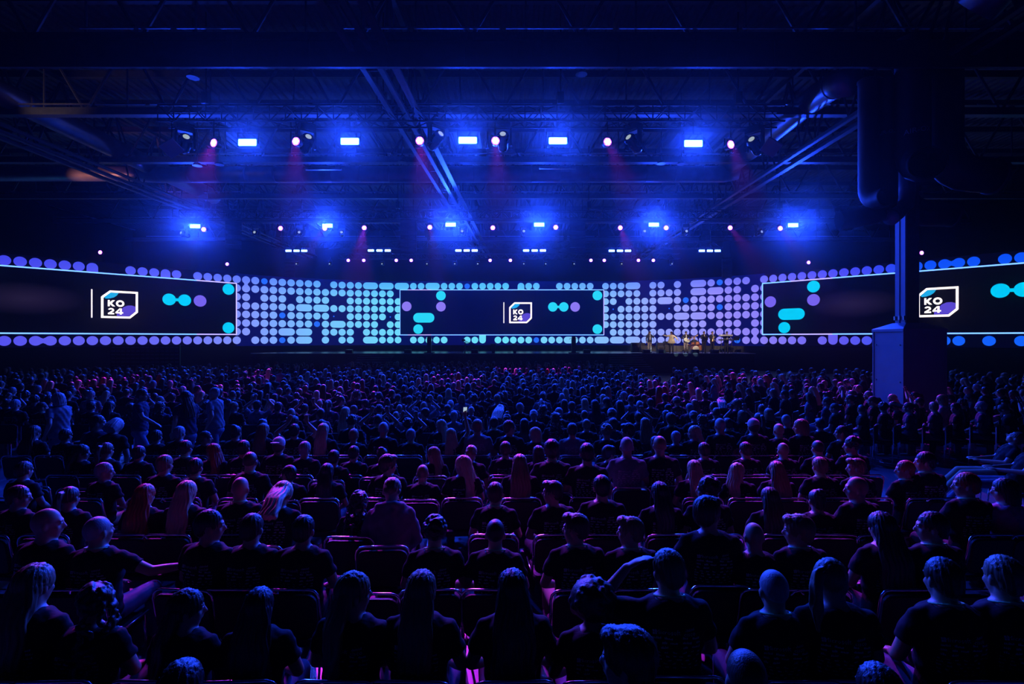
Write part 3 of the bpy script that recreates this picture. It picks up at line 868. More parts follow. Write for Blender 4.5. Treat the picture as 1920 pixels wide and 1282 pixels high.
for i, (x, y) in enumerate(small):
    Y = Ys
    if y != 488:
        cc = min((k*.2 for k in range(-300, 301)), key=lambda c_: abs(960+P(c_, 0, .1).x/P(c_, 0, .1).y*960-x)); Y = P(cc, 0, -.1).y
    oo = place(pp3, x, y, Y, 'small purple spot, '+ORD[i+1]+' from the left just above the LED wall', 'small purple spots above the LED wall')
    if y != 488:
        zt = rowz(1)+.5-oo.location.z
        obj('mount', MB().cyl((0, .1, -.1), (0, .1, zt), .025, n=6), M['black_metal'], oo)
whites = [557, 619, 717, 801, 853, 896, 982, 1023, 1076, 1165, 1259]
for i, x in enumerate(whites):
    place(pm3, x, 495, Ys, 'tiny moving head, '+ORD[i+1]+' from the left above the LED wall', 'moving heads above the LED wall')
for i, (x, y) in enumerate(((346, 439), (481, 438), (563, 438), (641, 438), (867, 436), (982, 436), (1207, 436), (1285, 436), (1423, 437))):
    place(pm2, x, y, Yf+.0, 'moving head, '+NAT(i+1, 9)+' on the middle truss', 'moving heads on the middle truss', -12, (-25, -5, 5, 12, 0, 0, 0, 0, 20)[i])
for i, (x, y, yaw) in enumerate(((347, 268, 40), (575, 268, 35), (818, 262, 45), (943, 264, 0), (1187, 268, -50), (1415, 272, -48))):
    o = place(pm1, x, y, 18.17, 'large black moving head, '+NAT(i+1, 6)+' on the near truss', 'moving heads on the near truss', -28, yaw)
for (x, y, yaw, lab) in ((322, 278, 35, 'square flat reflective flag tilted down at the left end of the near truss'), (1446, 276, -40, 'square flat reflective flag tilted down at the right end of the near truss')):
    o = empty('reflective_flag', at(x, y, Yn), (0, 0, R(yaw)))  # flat reflective flag, holds no lamp
    rt = Matrix.Rotation(R(40), 3, 'X') @ Matrix.Rotation(R(45), 3, 'Y')
    obj('panel', MB().box((0, 0, 0), (.52, .09, .52), rt), M['casing'], o)
    y_ = MB(); hook(y_, 0, .9); obj('bracket', y_, M['black_metal'], o)
    tag(o, lab, 'stage light', 'reflective flags on the near truss')
# fan of thin beams from the moving head above the band
hot = at(1285, 437, Yf-.5)
for (tx, ty) in ((1225, 640), (1250, 650), (1268, 655), (1285, 655), (1303, 655), (1322, 650), (1345, 640)):
    lamp(None, 'SPOT', 15000, (.35, .6, .75), hot, at(tx, ty, 40.5), .02, 1.6, .3)
lamp(None, 'SPOT', 20000, (.6, .1, 1.0), at(1249, 429, Yf-.5), at(1300, 520, 38), .03, 7, .3)
lamp(None, 'SPOT', 8000, (.5, .1, 1.0), at(924, 429, Yf-.4), at(924, 560, 34), .03, 6, .5)
lamp(None, 'SPOT', 8000, (.5, .1, 1.0), at(1042, 429, Yf-.4), at(1052, 560, 34), .03, 6, .5)
# warm key light on the band from the near truss
for px in (1219, 1259, 1287, 1327, 1362):
    lamp(None, 'SPOT', 15000 if px != 1287 else 22000, (1.0, .74, .52), at(1337+(px-1290)*.12, 288, 18.3), at(px, 631, 41.8), .08, 5.6, .5)
# warm work lights high on the left, outside the picture, catching the duct and a girder rail
lamp(None, 'SPOT', 450, (1.0, .30, .22), (-24.5, 25.4, 9.6), (-22.4, 27.8, 11.4), .1, 50, .9)
lamp(None, 'SPOT', 90, (1.0, .62, .5), (-18.5, 17.2, 10.6), (-17.6, 19.5, 11.8), .1, 60, .9)

# hung line-array loudspeakers
def array(px0, py0, py1, Y, yaw, n, label, w=1.0, curve=14):
    e = empty('line_array', at(px0, py0, Y), (0, 0, R(yaw)))
    H = (py1-py0)*Y/960; h = H/n; z = 0; y = 0
    for k in range(n):
        a = R(curve*k/n)
        m = MB(); rt = Matrix.Rotation(a, 3, 'X')
        m.box((0, 0, 0), (w, .6, h*.94), rt)
        for s in (-1, 1): m.cyl(rt @ Vector((s*w*.27, -.301, 0)), rt @ Vector((s*w*.27, -.312, 0)), h*.33, n=10)
        c = obj('cabinet', m, M['casing_black'], e, loc=(0, y+.15*math.sin(a), z-h/2))
        z -= h*math.cos(a); y += h*math.sin(a)
    m = MB().box((0, 0, .05), (w, .7, .1)).cyl((-.3, 0, .1), (-.3, 0, (14.6-e.location.z)), .02, n=5).cyl((.3, 0, .1), (.3, 0, (14.6-e.location.z)), .02, n=5)
    obj('fly_frame', m, M['black_metal'], e)
    return tag(e, label, 'loudspeaker', 'hung line array loudspeakers')
M['casing_black'] = mat('speaker_black', (.05, .05, .055), .5)
array(438, 416, 466, 32, 28, 6, 'leftmost hung line array, curved, above the left screen corner', .9)
array(766, 412, 470, 33, 8, 8, 'hung line array left of the centre, between blue lamp trios', 1.0)
array(1083, 412, 470, 33, -8, 8, 'hung line array right of the centre, between blue lamp trios', 1.0)
array(1322, 414, 470, 40.6, -28, 6, 'hung line array above the band on the right', .8)
array(543, 486, 518, 46, 20, 6, 'small far line array touching the dots at the left', .8)
array(1363, 486, 520, 46, -20, 6, 'small far line array above the right part of the LED wall', .8)
# looping cable near the fan lamp
cb = MB(); pts = []
p0, p1, p2 = at(1230, 402, 30.2), at(1268, 428, 30.2), at(1338, 392, 30.2)
for k in range(21):
    t = k/20; pts.append(p0*(1-t)**2+p1*2*t*(1-t)*1.0+p2*t*t+Vector((0, 0, -.35*math.sin(PI*t))))
cb.tube(pts, .035, 6); tag(obj('hanging_cable', cb, M['chrome']), 'shiny looping cable hanging under the middle truss above the band', 'cable')
# small round downlights on the girders
dl = []
for i, (x, y, Y) in enumerate(((370, 311, 24.5), (411, 309, 24.5), (754, 305, 24.5), (1240, 307, 24.5), (1278, 308, 24.5), (362, 146, 18.9), (1090, 140, 18.9))):
    m = MB().cyl((0, 0, 0), (0, 0, .12), .22, .15, 16).cyl((0, 0, .14), (0, 0, 14.6-at(x, y, Y).z), .03, n=6)
    tag(obj('high_bay_lamp', m, M['steel_blue'], loc=at(x, y, Y)), 'switched-off round hall lamp, '+ORD[i+1]+' of those seen under the roof', 'hall lamp', 'switched-off round hall lamps')
for (x0_, x1_, y, Y, lab) in ((573, 640, 317, 25.6, 'left slim tube lamp under the long round duct'), (1011, 1080, 315, 25.6, 'right slim tube lamp under the long round duct')):
    a_, b_ = at(x0_, y, Y), at(x1_, y, Y)
    m = MB().box(((a_.x+b_.x)/2, Y, a_.z), (b_.x-a_.x, .12, .09)).cyl((a_.x+.3, Y, a_.z), (a_.x+.3, Y, 14.6), .015, n=5).cyl((b_.x-.3, Y, a_.z), (b_.x-.3, Y, 14.6), .015, n=5)
    tag(obj('tube_lamp', m, M['alu']), lab, 'hall lamp', 'slim tube lamps')
for p in PROTOS: grab(p)

# ------------------------------------------------------------------ people
def TR4(v): return Matrix.Translation(Vector(v))
def RX(a): return Matrix.Rotation(R(a), 4, 'X')
def RY(a): return Matrix.Rotation(R(a), 4, 'Y')
def RZ(a): return Matrix.Rotation(R(a), 4, 'Z')
def hand(mb, wrist, d, up, curl=35, spread=1.0):
    """five-fingered hand from the wrist along direction d; up = back of the hand"""
    d = Vector(d).normalized(); up = Vector(up); up = (up-d*up.dot(d)).normalized(); s = d.cross(up)
    w = Vector(wrist); B = Matrix((s, d, up)).transposed()
    mb.ell(w+d*.05, (.040, .052, .017), B, 12, 7)
    for k, (off, L) in enumerate(((-.030, .066), (-.010, .076), (.011, .070), (.031, .054))):
        p = w+d*.088+s*off*1.0; a = R(curl*.4)
        v1 = (d*math.cos(a)-up*math.sin(a)+s*off*2.2*spread).normalized(); q = p+v1*L*.5
        a = R(curl); v2 = (d*math.cos(a)-up*math.sin(a)+s*off*2*spread).normalized()
        mb.cap(p-d*.02, q, .0095, .0088, 8); mb.cap(q, q+v2*L*.5, .0088, .0075, 8)
    p = w+d*.025-s*.028; q = p-s*.026+d*.028-up*.006
    mb.cap(p, q, .012, .010, 8); mb.cap(q, q+d*.030-s*.004-up*.008, .010, .0085, 8)

HEADC = Vector((0, .012, 1.19))
def head_mtx(T, yaw, pitch, roll=0): return T @ TR4(HEADC) @ RZ(yaw) @ RX(-pitch) @ RY(roll)
POSE = {
 # lean, yaw, pitch, left arm (elbow, wrist, hand dir), right arm, legs
 'still':  dict(lean=4, yaw=0, pitch=4),
 'left':   dict(lean=3, yaw=58, pitch=2),
 'right':  dict(lean=3, yaw=-52, pitch=4),
 'down':   dict(lean=20, yaw=-8, pitch=38),
 'armout': dict(lean=0, yaw=-22, pitch=0, R=((.40, .02, .86), (.62, .12, .86), (1, .3, -.2))),
 'armhead': dict(lean=4, yaw=12, pitch=6, L=((-.40, .06, .98), (-.22, .06, 1.19), (.75, -.25, .55))),
 'armup':  dict(lean=0, yaw=18, pitch=-4, R=((.30, .10, 1.22), (.24, .20, 1.48), (-.1, .1, 1))),
 'hands':  dict(lean=2, yaw=0, pitch=-4, L=((-.33, .10, 1.14), (-.16, .16, 1.30), (.3, .2, 1)), R=((.33, .10, 1.14), (.16, .16, 1.30), (-.3, .2, 1))),
 'slouch': dict(lean=-22, yaw=-20, pitch=-12, legs='long'),
}
DL = ((-.245, .05, .76), (-.10, .30, .64), (.35, .9, -.15))
DR = ((.245, .05, .76), (.10, .30, .64), (-.35, .9, -.15))
def arm_pts(T, side, a):
    sh = Vector((side*.168, -.005, .982))
    if a is None: a = DL if side < 0 else DR
    return T @ sh, T @ Vector(a[0]), T @ Vector(a[1]), (T.to_3x3() @ Vector(a[2])).normalized()
def leg_pts(side, mode):
    if mode == 'stand': return Vector((side*.09, 0, .90)), Vector((side*.10, .02, .49)), Vector((side*.11, -.02, .09)), Vector((side*.2, 1, 0))
    if mode == 'walk':
        return (Vector((side*.09, 0, .90)), Vector((side*.09, .12*side+.06, .50)), Vector((side*.09, .30*side-.05, .10)), Vector((0, 1, 0)))
    if mode == 'long': return Vector((side*.09, .04, .53)), Vector((side*.13, .46, .50)), Vector((side*.15, .78, .12)), Vector((side*.2, 1, .5))
    return Vector((side*.09, .04, .53)), Vector((side*.14, .45, .52)), Vector((side*.14, .46, .09)), Vector((side*.2, 1, 0))
def torso(mb, T, g=0.0, top=1.07, bottom=.46):
    st = len(mb.v)
    rings = [((0, 0, bottom), .165+g, .125+g), ((0, .0, .56), .172+g, .128+g), ((0, .0, .68), .150+g, .108+g), ((0, .0, .80), .162+g, .113+g), ((0, 0, .91), .182+g, .118+g),
             ((0, -.005, .975), .180+g, .106+g), ((0, -.005, 1.015), .150+g, .090+g), ((0, -.005, 1.045), .105+g, .074+g), ((0, -.003, top), .072+g, .062+g)]
    mb.loft([r for r in rings if r[0][2] >= bottom]); mb.xform(T, st)
def head_geo(mb, H):
    st = len(mb.v)
    mb.ell((0, -.012, .018), (.074, .094, .098), None, 20, 14)
    mb.ell((0, .034, -.040), (.058, .060, .078), None, 18, 12)
    mb.ell((0, .050, -.090), (.036, .036, .028))
    mb.cap((0, .088, .008), (0, .108, -.028), .010, .015, 8)
    mb.ell((0, .078, .022), (.052, .018, .014)); mb.ell((0, .088, -.060), (.024, .012, .010))
    for s in (-1, 1):
        mb.ell((s*.076, -.008, -.018), (.012, .020, .033), Matrix.Rotation(s*.35, 3, 'Z'))
        mb.ell((s*.040, .062, -.030), (.022, .02, .02))
    mb.xform(H, st)
def body_mesh(name, p, stand=None, skin='skin'):
    hipz = 0
    T0 = TR4((0, 0, .47)) if stand else Matrix()
    T = T0 @ TR4((0, 0, .5)) @ RX(-p.get('lean', 0)) @ TR4((0, 0, -.5))
    H = head_mtx(T, p.get('yaw', 0), p.get('pitch', 0), p.get('roll', 0))
    b = MB(); torso(b, T)
    b.cap(T @ Vector((0, -.012, 1.02)), T @ Vector((0, .0, 1.13)), .060, .056)
    b.cap(T @ Vector((0, .0, 1.10)), H @ Vector((0, -.02, -.04)), .056, .056)
    head_geo(b, H)
    arms = []
    for sd, key in ((-1, 'L'), (1, 'R')):
        s, e, w, d = arm_pts(T, sd, p.get(key)); arms.append((s, e, w, d))
        b.cap(s, e, .052, .040); b.cap(e, e+(w-e)*.35, .040, .038); b.cap(e+(w-e)*.35, w, .038, .026)
        hand(b, w, d, (0, 0, 1) if d.z < .6 else (0, -1, 0))
    legs = []
    for sd in (-1, 1):
        h, k, a, f = leg_pts(sd, stand or p.get('legs')); legs.append((h, k, a, f))
        b.cap(h, k, .082, .056); b.cap(k, a, .054, .036); b.cap(a+Vector((0, -.02, -.03)), a+f.normalized()*.15+Vector((0, 0, -.05)), .036, .028)
    me = remeshed(b, name, .0105, 3, [M[skin]])
    return me, T, H, arms, legs
def shirt_mesh(name, T, arms, g=.013, long=False, hood=False, bottom=.48, m='black_cotton'):
    b = MB(); torso(b, T, g, 1.062, bottom)
    for sd in (-1, 1): b.cap(T @ Vector((sd*.055, -.004, 1.035)), T @ Vector((sd*.150, -.004, .993)), .042, .052)
    for s, e, w, d in arms:
        q = s+(e-s)*(.62 if not long else 1.0)
        b.cap(s, s+(q-s)*.5, .060, .061); b.cyl(s+(q-s)*.5, q, .061, .060 if not long else .054, 14)
        if long: b.ell(e, .054); b.cyl(e, w-(w-e)*.04, .053, .040, 14)
    if hood:
        st = len(b.v)
        for k in range(9):
            a = PI*(.05+.9*k/8); b.ell((.105*math.cos(a), -.02-.085*math.sin(a), 1.045+.012*math.sin(a)), (.05, .05, .042))
        b.ell((0, -.115, .98), (.085, .035, .07)); b.xform(T, st)
    me = remeshed(b, name, .012, 4, [M[m]])
    # soft folds
    for v in me.vertices:
        c = v.co
        v.co = c + v.normal*(.004*math.sin(c.z*38+c.x*30+3*math.sin(c.x*13))+.003*math.sin(c.z*71-c.x*44))
    return me
def pants_mesh(name, legs, stand=None, m='dark_denim'):
    b = MB(); hz = .90 if stand else .53
    b.ell((0, .0, hz), (.185, .145, .105))
    for h, k, a, f in legs:
        b.cap(h, k, .096, .070); b.cap(k, k+(a-k)*.5, .070, .060); b.cyl(k+(a-k)*.5, a+Vector((0, 0, -.02)), .060, .052, 14)
    return remeshed(b, name, .014, 4, [M[m]])
def shoe_meshes(legs, m='shoe_dark'):
    out = []
    for h, k, a, f in legs:
        b = MB()
        f = f.normalized(); c = a+Vector((0, 0, -.045))
        b.cap(c-f*.03, c+f*.12, .042, .038)
        b.cap(c-f*.04+Vector((0, 0, .035)), c+f*.02+Vector((0, 0, .03)), .045, .04)
        out.append(remeshed(b, 'shoe', .012, 2, [M[m]]))
    return out
def lanyard_mesh(name, T):
    pts = []
    for k in range(22):
        a = 2*PI*k/21
        pts.append(T @ Vector((.082*math.cos(a), -.006+.074*math.sin(a), 1.066-.02*math.sin(a))))
    return MB().tube(pts, .006, 6, cap=False).mesh(name, [M['lanyard']])
_ms = text_mesh('Microsoft', .034, res=1)
_cs = text_mesh('cisco', .034, res=1)
def print_mesh(name, shirt, T):
    """the list of sponsor marks across the shoulders, wrapped on the cloth"""
    bv = BVHTree.FromPolygons([v.co for v in shirt.vertices], [list(p.vertices) for p in shirt.polygons])
    items = []
    rnd = random.Random(5)
    def rect(x0, x1, z0, z1): return ([(x0, z0), (x1, z0), (x1, z1), (x0, z1)], [(0, 1, 2, 3)])
    for dx in (0, .012):
        for dz in (0, .012): items.append(rect(-.122+dx, -.112+dx, .908+dz, .918+dz))
    def tmesh(me, cx, cz): return ([(v.co.x+cx, v.co.y+cz) for v in me.vertices], [tuple(p.vertices) for p in me.polygons])
    items.append(tmesh(_ms, -.045, .920)); items.append(tmesh(_cs, .072, .912))
    for k in range(9): items.append(rect(.048+k*.006, .051+k*.006, .928, .934+.008*abs(math.sin(k*1.4))))
    z = .885
    for line in range(8):
        x = -.125 if line < 3 else -.135
        lim = .125 if line > 2 else .115
        h = .010 if line < 3 else .007
        while x < lim:
            n = rnd.randint(3, 7) if line < 3 else rnd.randint(2, 5)
            cw = .0068 if line < 3 else .005
            if line < 3 and -.03 < x < .035: x = .035
            for q in range(n):
                if x+cw > .14: break
                items.append(rect(x, x+cw*.72, z, z+h*rnd.choice((.7, 1, 1, 1.3)))); x += cw
            x += rnd.uniform(.014, .03)
        z -= .024 if line < 3 else .019
    vs, fs = [], []
    Ti = T
    for pts, ff in items:
        o = len(vs)
        for (x, zz) in pts:
            a = Ti @ Vector((x, -.6, zz)); d = (Ti.to_3x3() @ Vector((0, 1, 0))).normalized()
            hit = bv.ray_cast(a, d)[0]
            if hit is None: hit = Ti @ Vector((x, -.12, zz))
            vs.append(hit-d*.0035)
        fs += [tuple(i+o for i in f) for f in ff]
    me = bpy.data.meshes.new(name); me.from_pydata([tuple(v) for v in vs], [], fs); me.materials.append(M['print_white']); me.update()
    return me

# hair, modelled around the centre of the head
def strands(me, amp=.004, fr=46):
    for v in me.vertices:
        a = math.atan2(v.co.x, -v.co.y)
        v.co = v.co+v.normal*amp*(math.sin(a*fr+math.sin(v.co.z*30)*1.5)+.6*math.sin(a*19+v.co.z*22))
    return me
def H_short(m, g=0.0, fringe=0):
    b = MB(); b.ell((0, -.020, .028), (.082+g, .100+g, .096+g), None, 22, 14); b.ell((0, -.055, -.020), (.070+g, .055+g, .065+g))
    if fringe: b.ell((0, .055, .085), (.062, .05, .035))
    return strands(remeshed(b, 'hair', .009, 2, [M[m]]), .0038, 38)
def H_buzz(m):
    b = MB(); b.ell((0, -.018, .024), (.077, .096, .096), None, 22, 14)
    return remeshed(b, 'hair', .009, 2, [M[m]])
def H_long(m, L=.42, w=.1, side=0):
    b = MB(); b.ell((0, -.016, .026), (.088, .106, .100), None, 22, 14)
    rg = []
    for k in range(9):
        t = k/8
        rg.append(((side*t*.1, -.050-.065*min(1, t*2.2)-.01*t, -L*(1-0)*t+.02), .088+(w-.088)*math.sin(t*2.2), .058-.018*t))
    b.loft(rg[::-1], 22)
    return strands(remeshed(b, 'hair', .0095, 2, [M[m]]), .0045, 30)
def H_tail(m):
    b = MB(); b.ell((0, -.018, .026), (.081, .100, .096), None, 22, 14)
    p = [(0, -.10, .06), (0, -.15, .05), (0, -.17, -.02), (0, -.165, -.12), (.01, -.16, -.24)]; rr = [.024, .032, .036, .034, .014]
    for i in range(4): b.cap(p[i], p[i+1], rr[i], rr[i+1])
    return strands(remeshed(b, 'hair', .009, 2, [M[m]]), .003, 34)
def H_bun(m):
    b = MB(); b.ell((0, -.018, .026), (.081, .100, .096), None, 22, 14); b.ell((0, -.09, .10), (.048, .045, .042)); b.ell((0, -.07, -.04), (.06, .04, .05))
    return strands(remeshed(b, 'hair', .009, 2, [M[m]]), .003, 30)
def H_bob(m):
    b = MB(); b.ell((0, -.016, .026), (.090, .106, .100), None, 22, 14); b.loft([((0, -.04, -.13), .098, .070), ((0, -.04, -.06), .100, .080), ((0, -.03, .02), .09, .09)], 20)
    return strands(remeshed(b, 'hair', .009, 2, [M[m]]), .004, 30)
def H_curly(m, L=.0, seed=1):
    b = MB(); rnd = random.Random(seed); b.ell((0, -.018, .026), (.088, .104, .100), None, 18, 12)
    for k in range(230 if L else 170):
        if L and k % 2:
            t = rnd.random(); a = rnd.uniform(-1.5, 1.5)
            c = Vector((math.sin(a)*(.09+.07*t), -.06-math.cos(a)*.06-.03*t, -L*t))
        else:
            a = rnd.uniform(0, 2*PI); z = rnd.uniform(-.25, 1); q = math.sqrt(1-z*z)
            c = Vector((.088*q*math.cos(a), -.03+.095*q*math.sin(a), .03+.1*z))
            if c.y > .05 and c.z < .06: continue
        b.ell(c, rnd.uniform(.013, .021), None, 8, 5)
    return remeshed(b, 'hair', .007, 1, [M[m]])
def H_afro(m):
    b = MB(); rnd = random.Random(4); b.ell((0, -.03, .05), (.145, .14, .135), None, 24, 16)
    for k in range(90):
        a = rnd.uniform(0, 2*PI); z = rnd.uniform(-.7, 1); q = math.sqrt(1-z*z)
        if math.sin(a)*q > .6 and z < .3: continue
        b.ell((.14*q*math.cos(a), -.03+.135*q*math.sin(a), .05+.13*z), .022, None, 7, 5)
    return remeshed(b, 'hair', .009, 1, [M[m]])
def H_cap(m, back=False):
    b = MB(); b.ell((0, -.016, .034), (.086, .104, .094), None, 22, 14)
    s = -1 if back else 1
    b.ell((0, s*.13-.016, .045), (.066, .065, .010))
    b.ell((0, -.016, .128), (.01, .01, .008))
    return remeshed(b, 'cap', .008, 2, [M[m]])
HAIR = {}
def hair(kind):
    if kind in HAIR: return HAIR[kind]
    st, m = kind.rsplit('_', 1); mm = 'hair_'+m
    f = {'short': lambda: H_short(mm), 'tidy': lambda: H_short(mm, -.002, 1), 'thick': lambda: H_short(mm, .010, 1), 'buzz': lambda: H_buzz(mm), 'long': lambda: H_long(mm),
         'longer': lambda: H_long(mm, .50, .13), 'longside': lambda: H_long(mm, .40, .09, 1.0), 'tail': lambda: H_tail(mm), 'bun': lambda: H_bun(mm), 'bob': lambda: H_bob(mm),
         'curly': lambda: H_curly(mm), 'longcurly': lambda: H_curly(mm, .42), 'afro': lambda: H_afro(mm)}
    if st == 'cap': HAIR[kind] = H_cap('cap_'+m)
    elif st == 'capback': HAIR[kind] = H_cap('cap_'+m, True)
    else: HAIR[kind] = f[st]()
    return HAIR[kind]
HDESC = {'short': 'short', 'tidy': 'neat', 'thick': 'thick', 'buzz': 'close-cropped', 'long': 'long', 'longer': 'very long', 'longside': 'long side-swept',
         'tail': 'ponytail', 'bun': 'bun', 'bob': 'bobbed', 'curly': 'curly', 'longcurly': 'long curly', 'afro': 'big round'}
def hair_words(k):
    if not k: return 'bald person'
    st, m = k.rsplit('_', 1)
    if st == 'cap': return 'person in '+m+' cap'
    if st == 'capback': return 'person in '+m+' backward cap'
    return 'person with '+HDESC[st]+' '+m.replace('light', 'fair')+' hair'

EYE = MB()
for s in (-1, 1): EYE.ell((s*.028, .084, .004), (.012, .010, .009), None, 8, 6, 0).ell((s*.028, .093, .004), (.005, .004, .005), None, 6, 5, 1)
EYE = EYE.mesh('eyes', [M['shirt_white'], M['black_gloss']])

KIT = {}
def kit(pose, stand=None):
    key = (pose, stand)
    if key in KIT: return KIT[key]
    p = POSE[pose]
    k = {}
    k['body'], T, H, arms, legs = body_mesh('person', p, stand)
    k['T'], k['H'], k['arms'], k['legs'] = T, H, arms, legs
    k['shirt'] = shirt_mesh('t_shirt', T, arms, .013)
    k['print'] = print_mesh('back_print', k['shirt'], T)
    k['pants'] = pants_mesh('trousers', legs, stand); k['shoes'] = shoe_meshes(legs)
    k['lanyard'] = lanyard_mesh('lanyard', T)
    KIT[key] = k
    return k
HOOD = {}
def hoodie(pose):
    if pose not in HOOD:
        k = kit(pose); HOOD[pose] = shirt_mesh('hoodie', k['T'], k['arms'], .022, True, True, m='grey_cotton')
    return HOOD[pose]
def omat(o, m):
    """material of this copy only"""
    o.material_slots[0].link = 'OBJECT'; o.material_slots[0].material = M[m]
def rowwords(l):
    return l+' from camera' if len(l.split()) < 15 and ', row ' in l or ' in row ' in l and len(l.split()) < 15 else l
def person(pose, hr, loc, yaw, scale, label, group=None, shirt='black_cotton', printed=True, full=True, pants='dark_denim', lan=False, skin='skin', top='t_shirt', eyes=False, stand=None, shoes='shoe_dark'):
    k = kit(pose, stand)
    b = link('person', k['body'], None, loc, (0, 0, R(yaw))); b.scale = (scale,)*3
    if skin != 'skin': omat(b, skin)
    if hr:
        h = link('cap' if hr.startswith('cap') else 'hair', hair(hr), b); h.matrix_local = k['H']
        if hr.startswith('cap') and full:
            h2 = link('hair', hair('buzz_brown'), b); h2.matrix_local = k['H'] @ TR4((0, -.012, -.03))
    sh = link(top, hoodie(pose) if top == 'hoodie' else k['shirt'], b)
    if top != 'hoodie' and shirt != 'black_cotton': omat(sh, shirt)
    if printed and top != 'hoodie': link('back_print', k['print'], sh)
    t = link('trousers', k['pants'], b)
    if pants != 'dark_denim': omat(t, pants)
    if full:
        for q in k['shoes']:
            s = link('shoe', q, b)
            if shoes != 'shoe_dark': omat(s, shoes)
    if lan: link('lanyard', k['lanyard'], b)
    if eyes: e = link('eyes', EYE, b); e.matrix_local = k['H']
    return tag(b, rowwords(label), 'person', group)

# chairs
def chair_protos():
    seat = MB(); seat.rbox((0, 0, 0), (.46, .06, .43), .05, Matrix.Rotation(R(90), 3, 'X'))
    back = MB(); back.rbox((0, 0, 0), (.46, .045, .36), .07, Matrix.Rotation(R(9), 3, 'X'))
    fr = MB()
    pts = [(-.245, .06, -.22), (-.245, -.01, .0)] + [(-.245+.07*(1-math.cos(R(a))), -.035, .13+.07*math.sin(R(a))) for a in (0, 30, 60, 90)]
    pts = pts + [(-x, y, z) for x, y, z in pts[::-1]]
    fr.tube(pts, .011, 6)
    for s in (-1, 1): fr.tube([(s*.245, .06, -.22), (s*.245, .47, -.22)], .011, 6)
    lf = MB().tube([(0, 0, .43), (0, .03, .0)], .011, 6); lb = MB().tube([(0, 0, .43), (0, -.08, .0)], .011, 6)
    return (seat.mesh('seat', [M['chair_pad']], False), back.mesh('backrest', [M['chair_pad']], False), fr.mesh('back_frame', [M['chrome']], True),
            lf.mesh('leg', [M['chrome']], True), lb.mesh('leg', [M['chrome']], True))
CH = chair_protos()
def chair(loc, yaw, label, group, legs=True):
    e = empty('chair', loc, (0, 0, R(yaw)))
    link('seat', CH[0], e, (0, .06, .405)); link('backrest', CH[1], e, (0, -.215, .66)); link('back_frame', CH[2], e, (0, -.20, .67))
    if legs:
        for s in (-1, 1):
            link('leg', CH[3], e, (s*.225, .24, 0)); link('leg', CH[4], e, (s*.225, -.13, 0))
    return tag(e, label, 'chair', group)

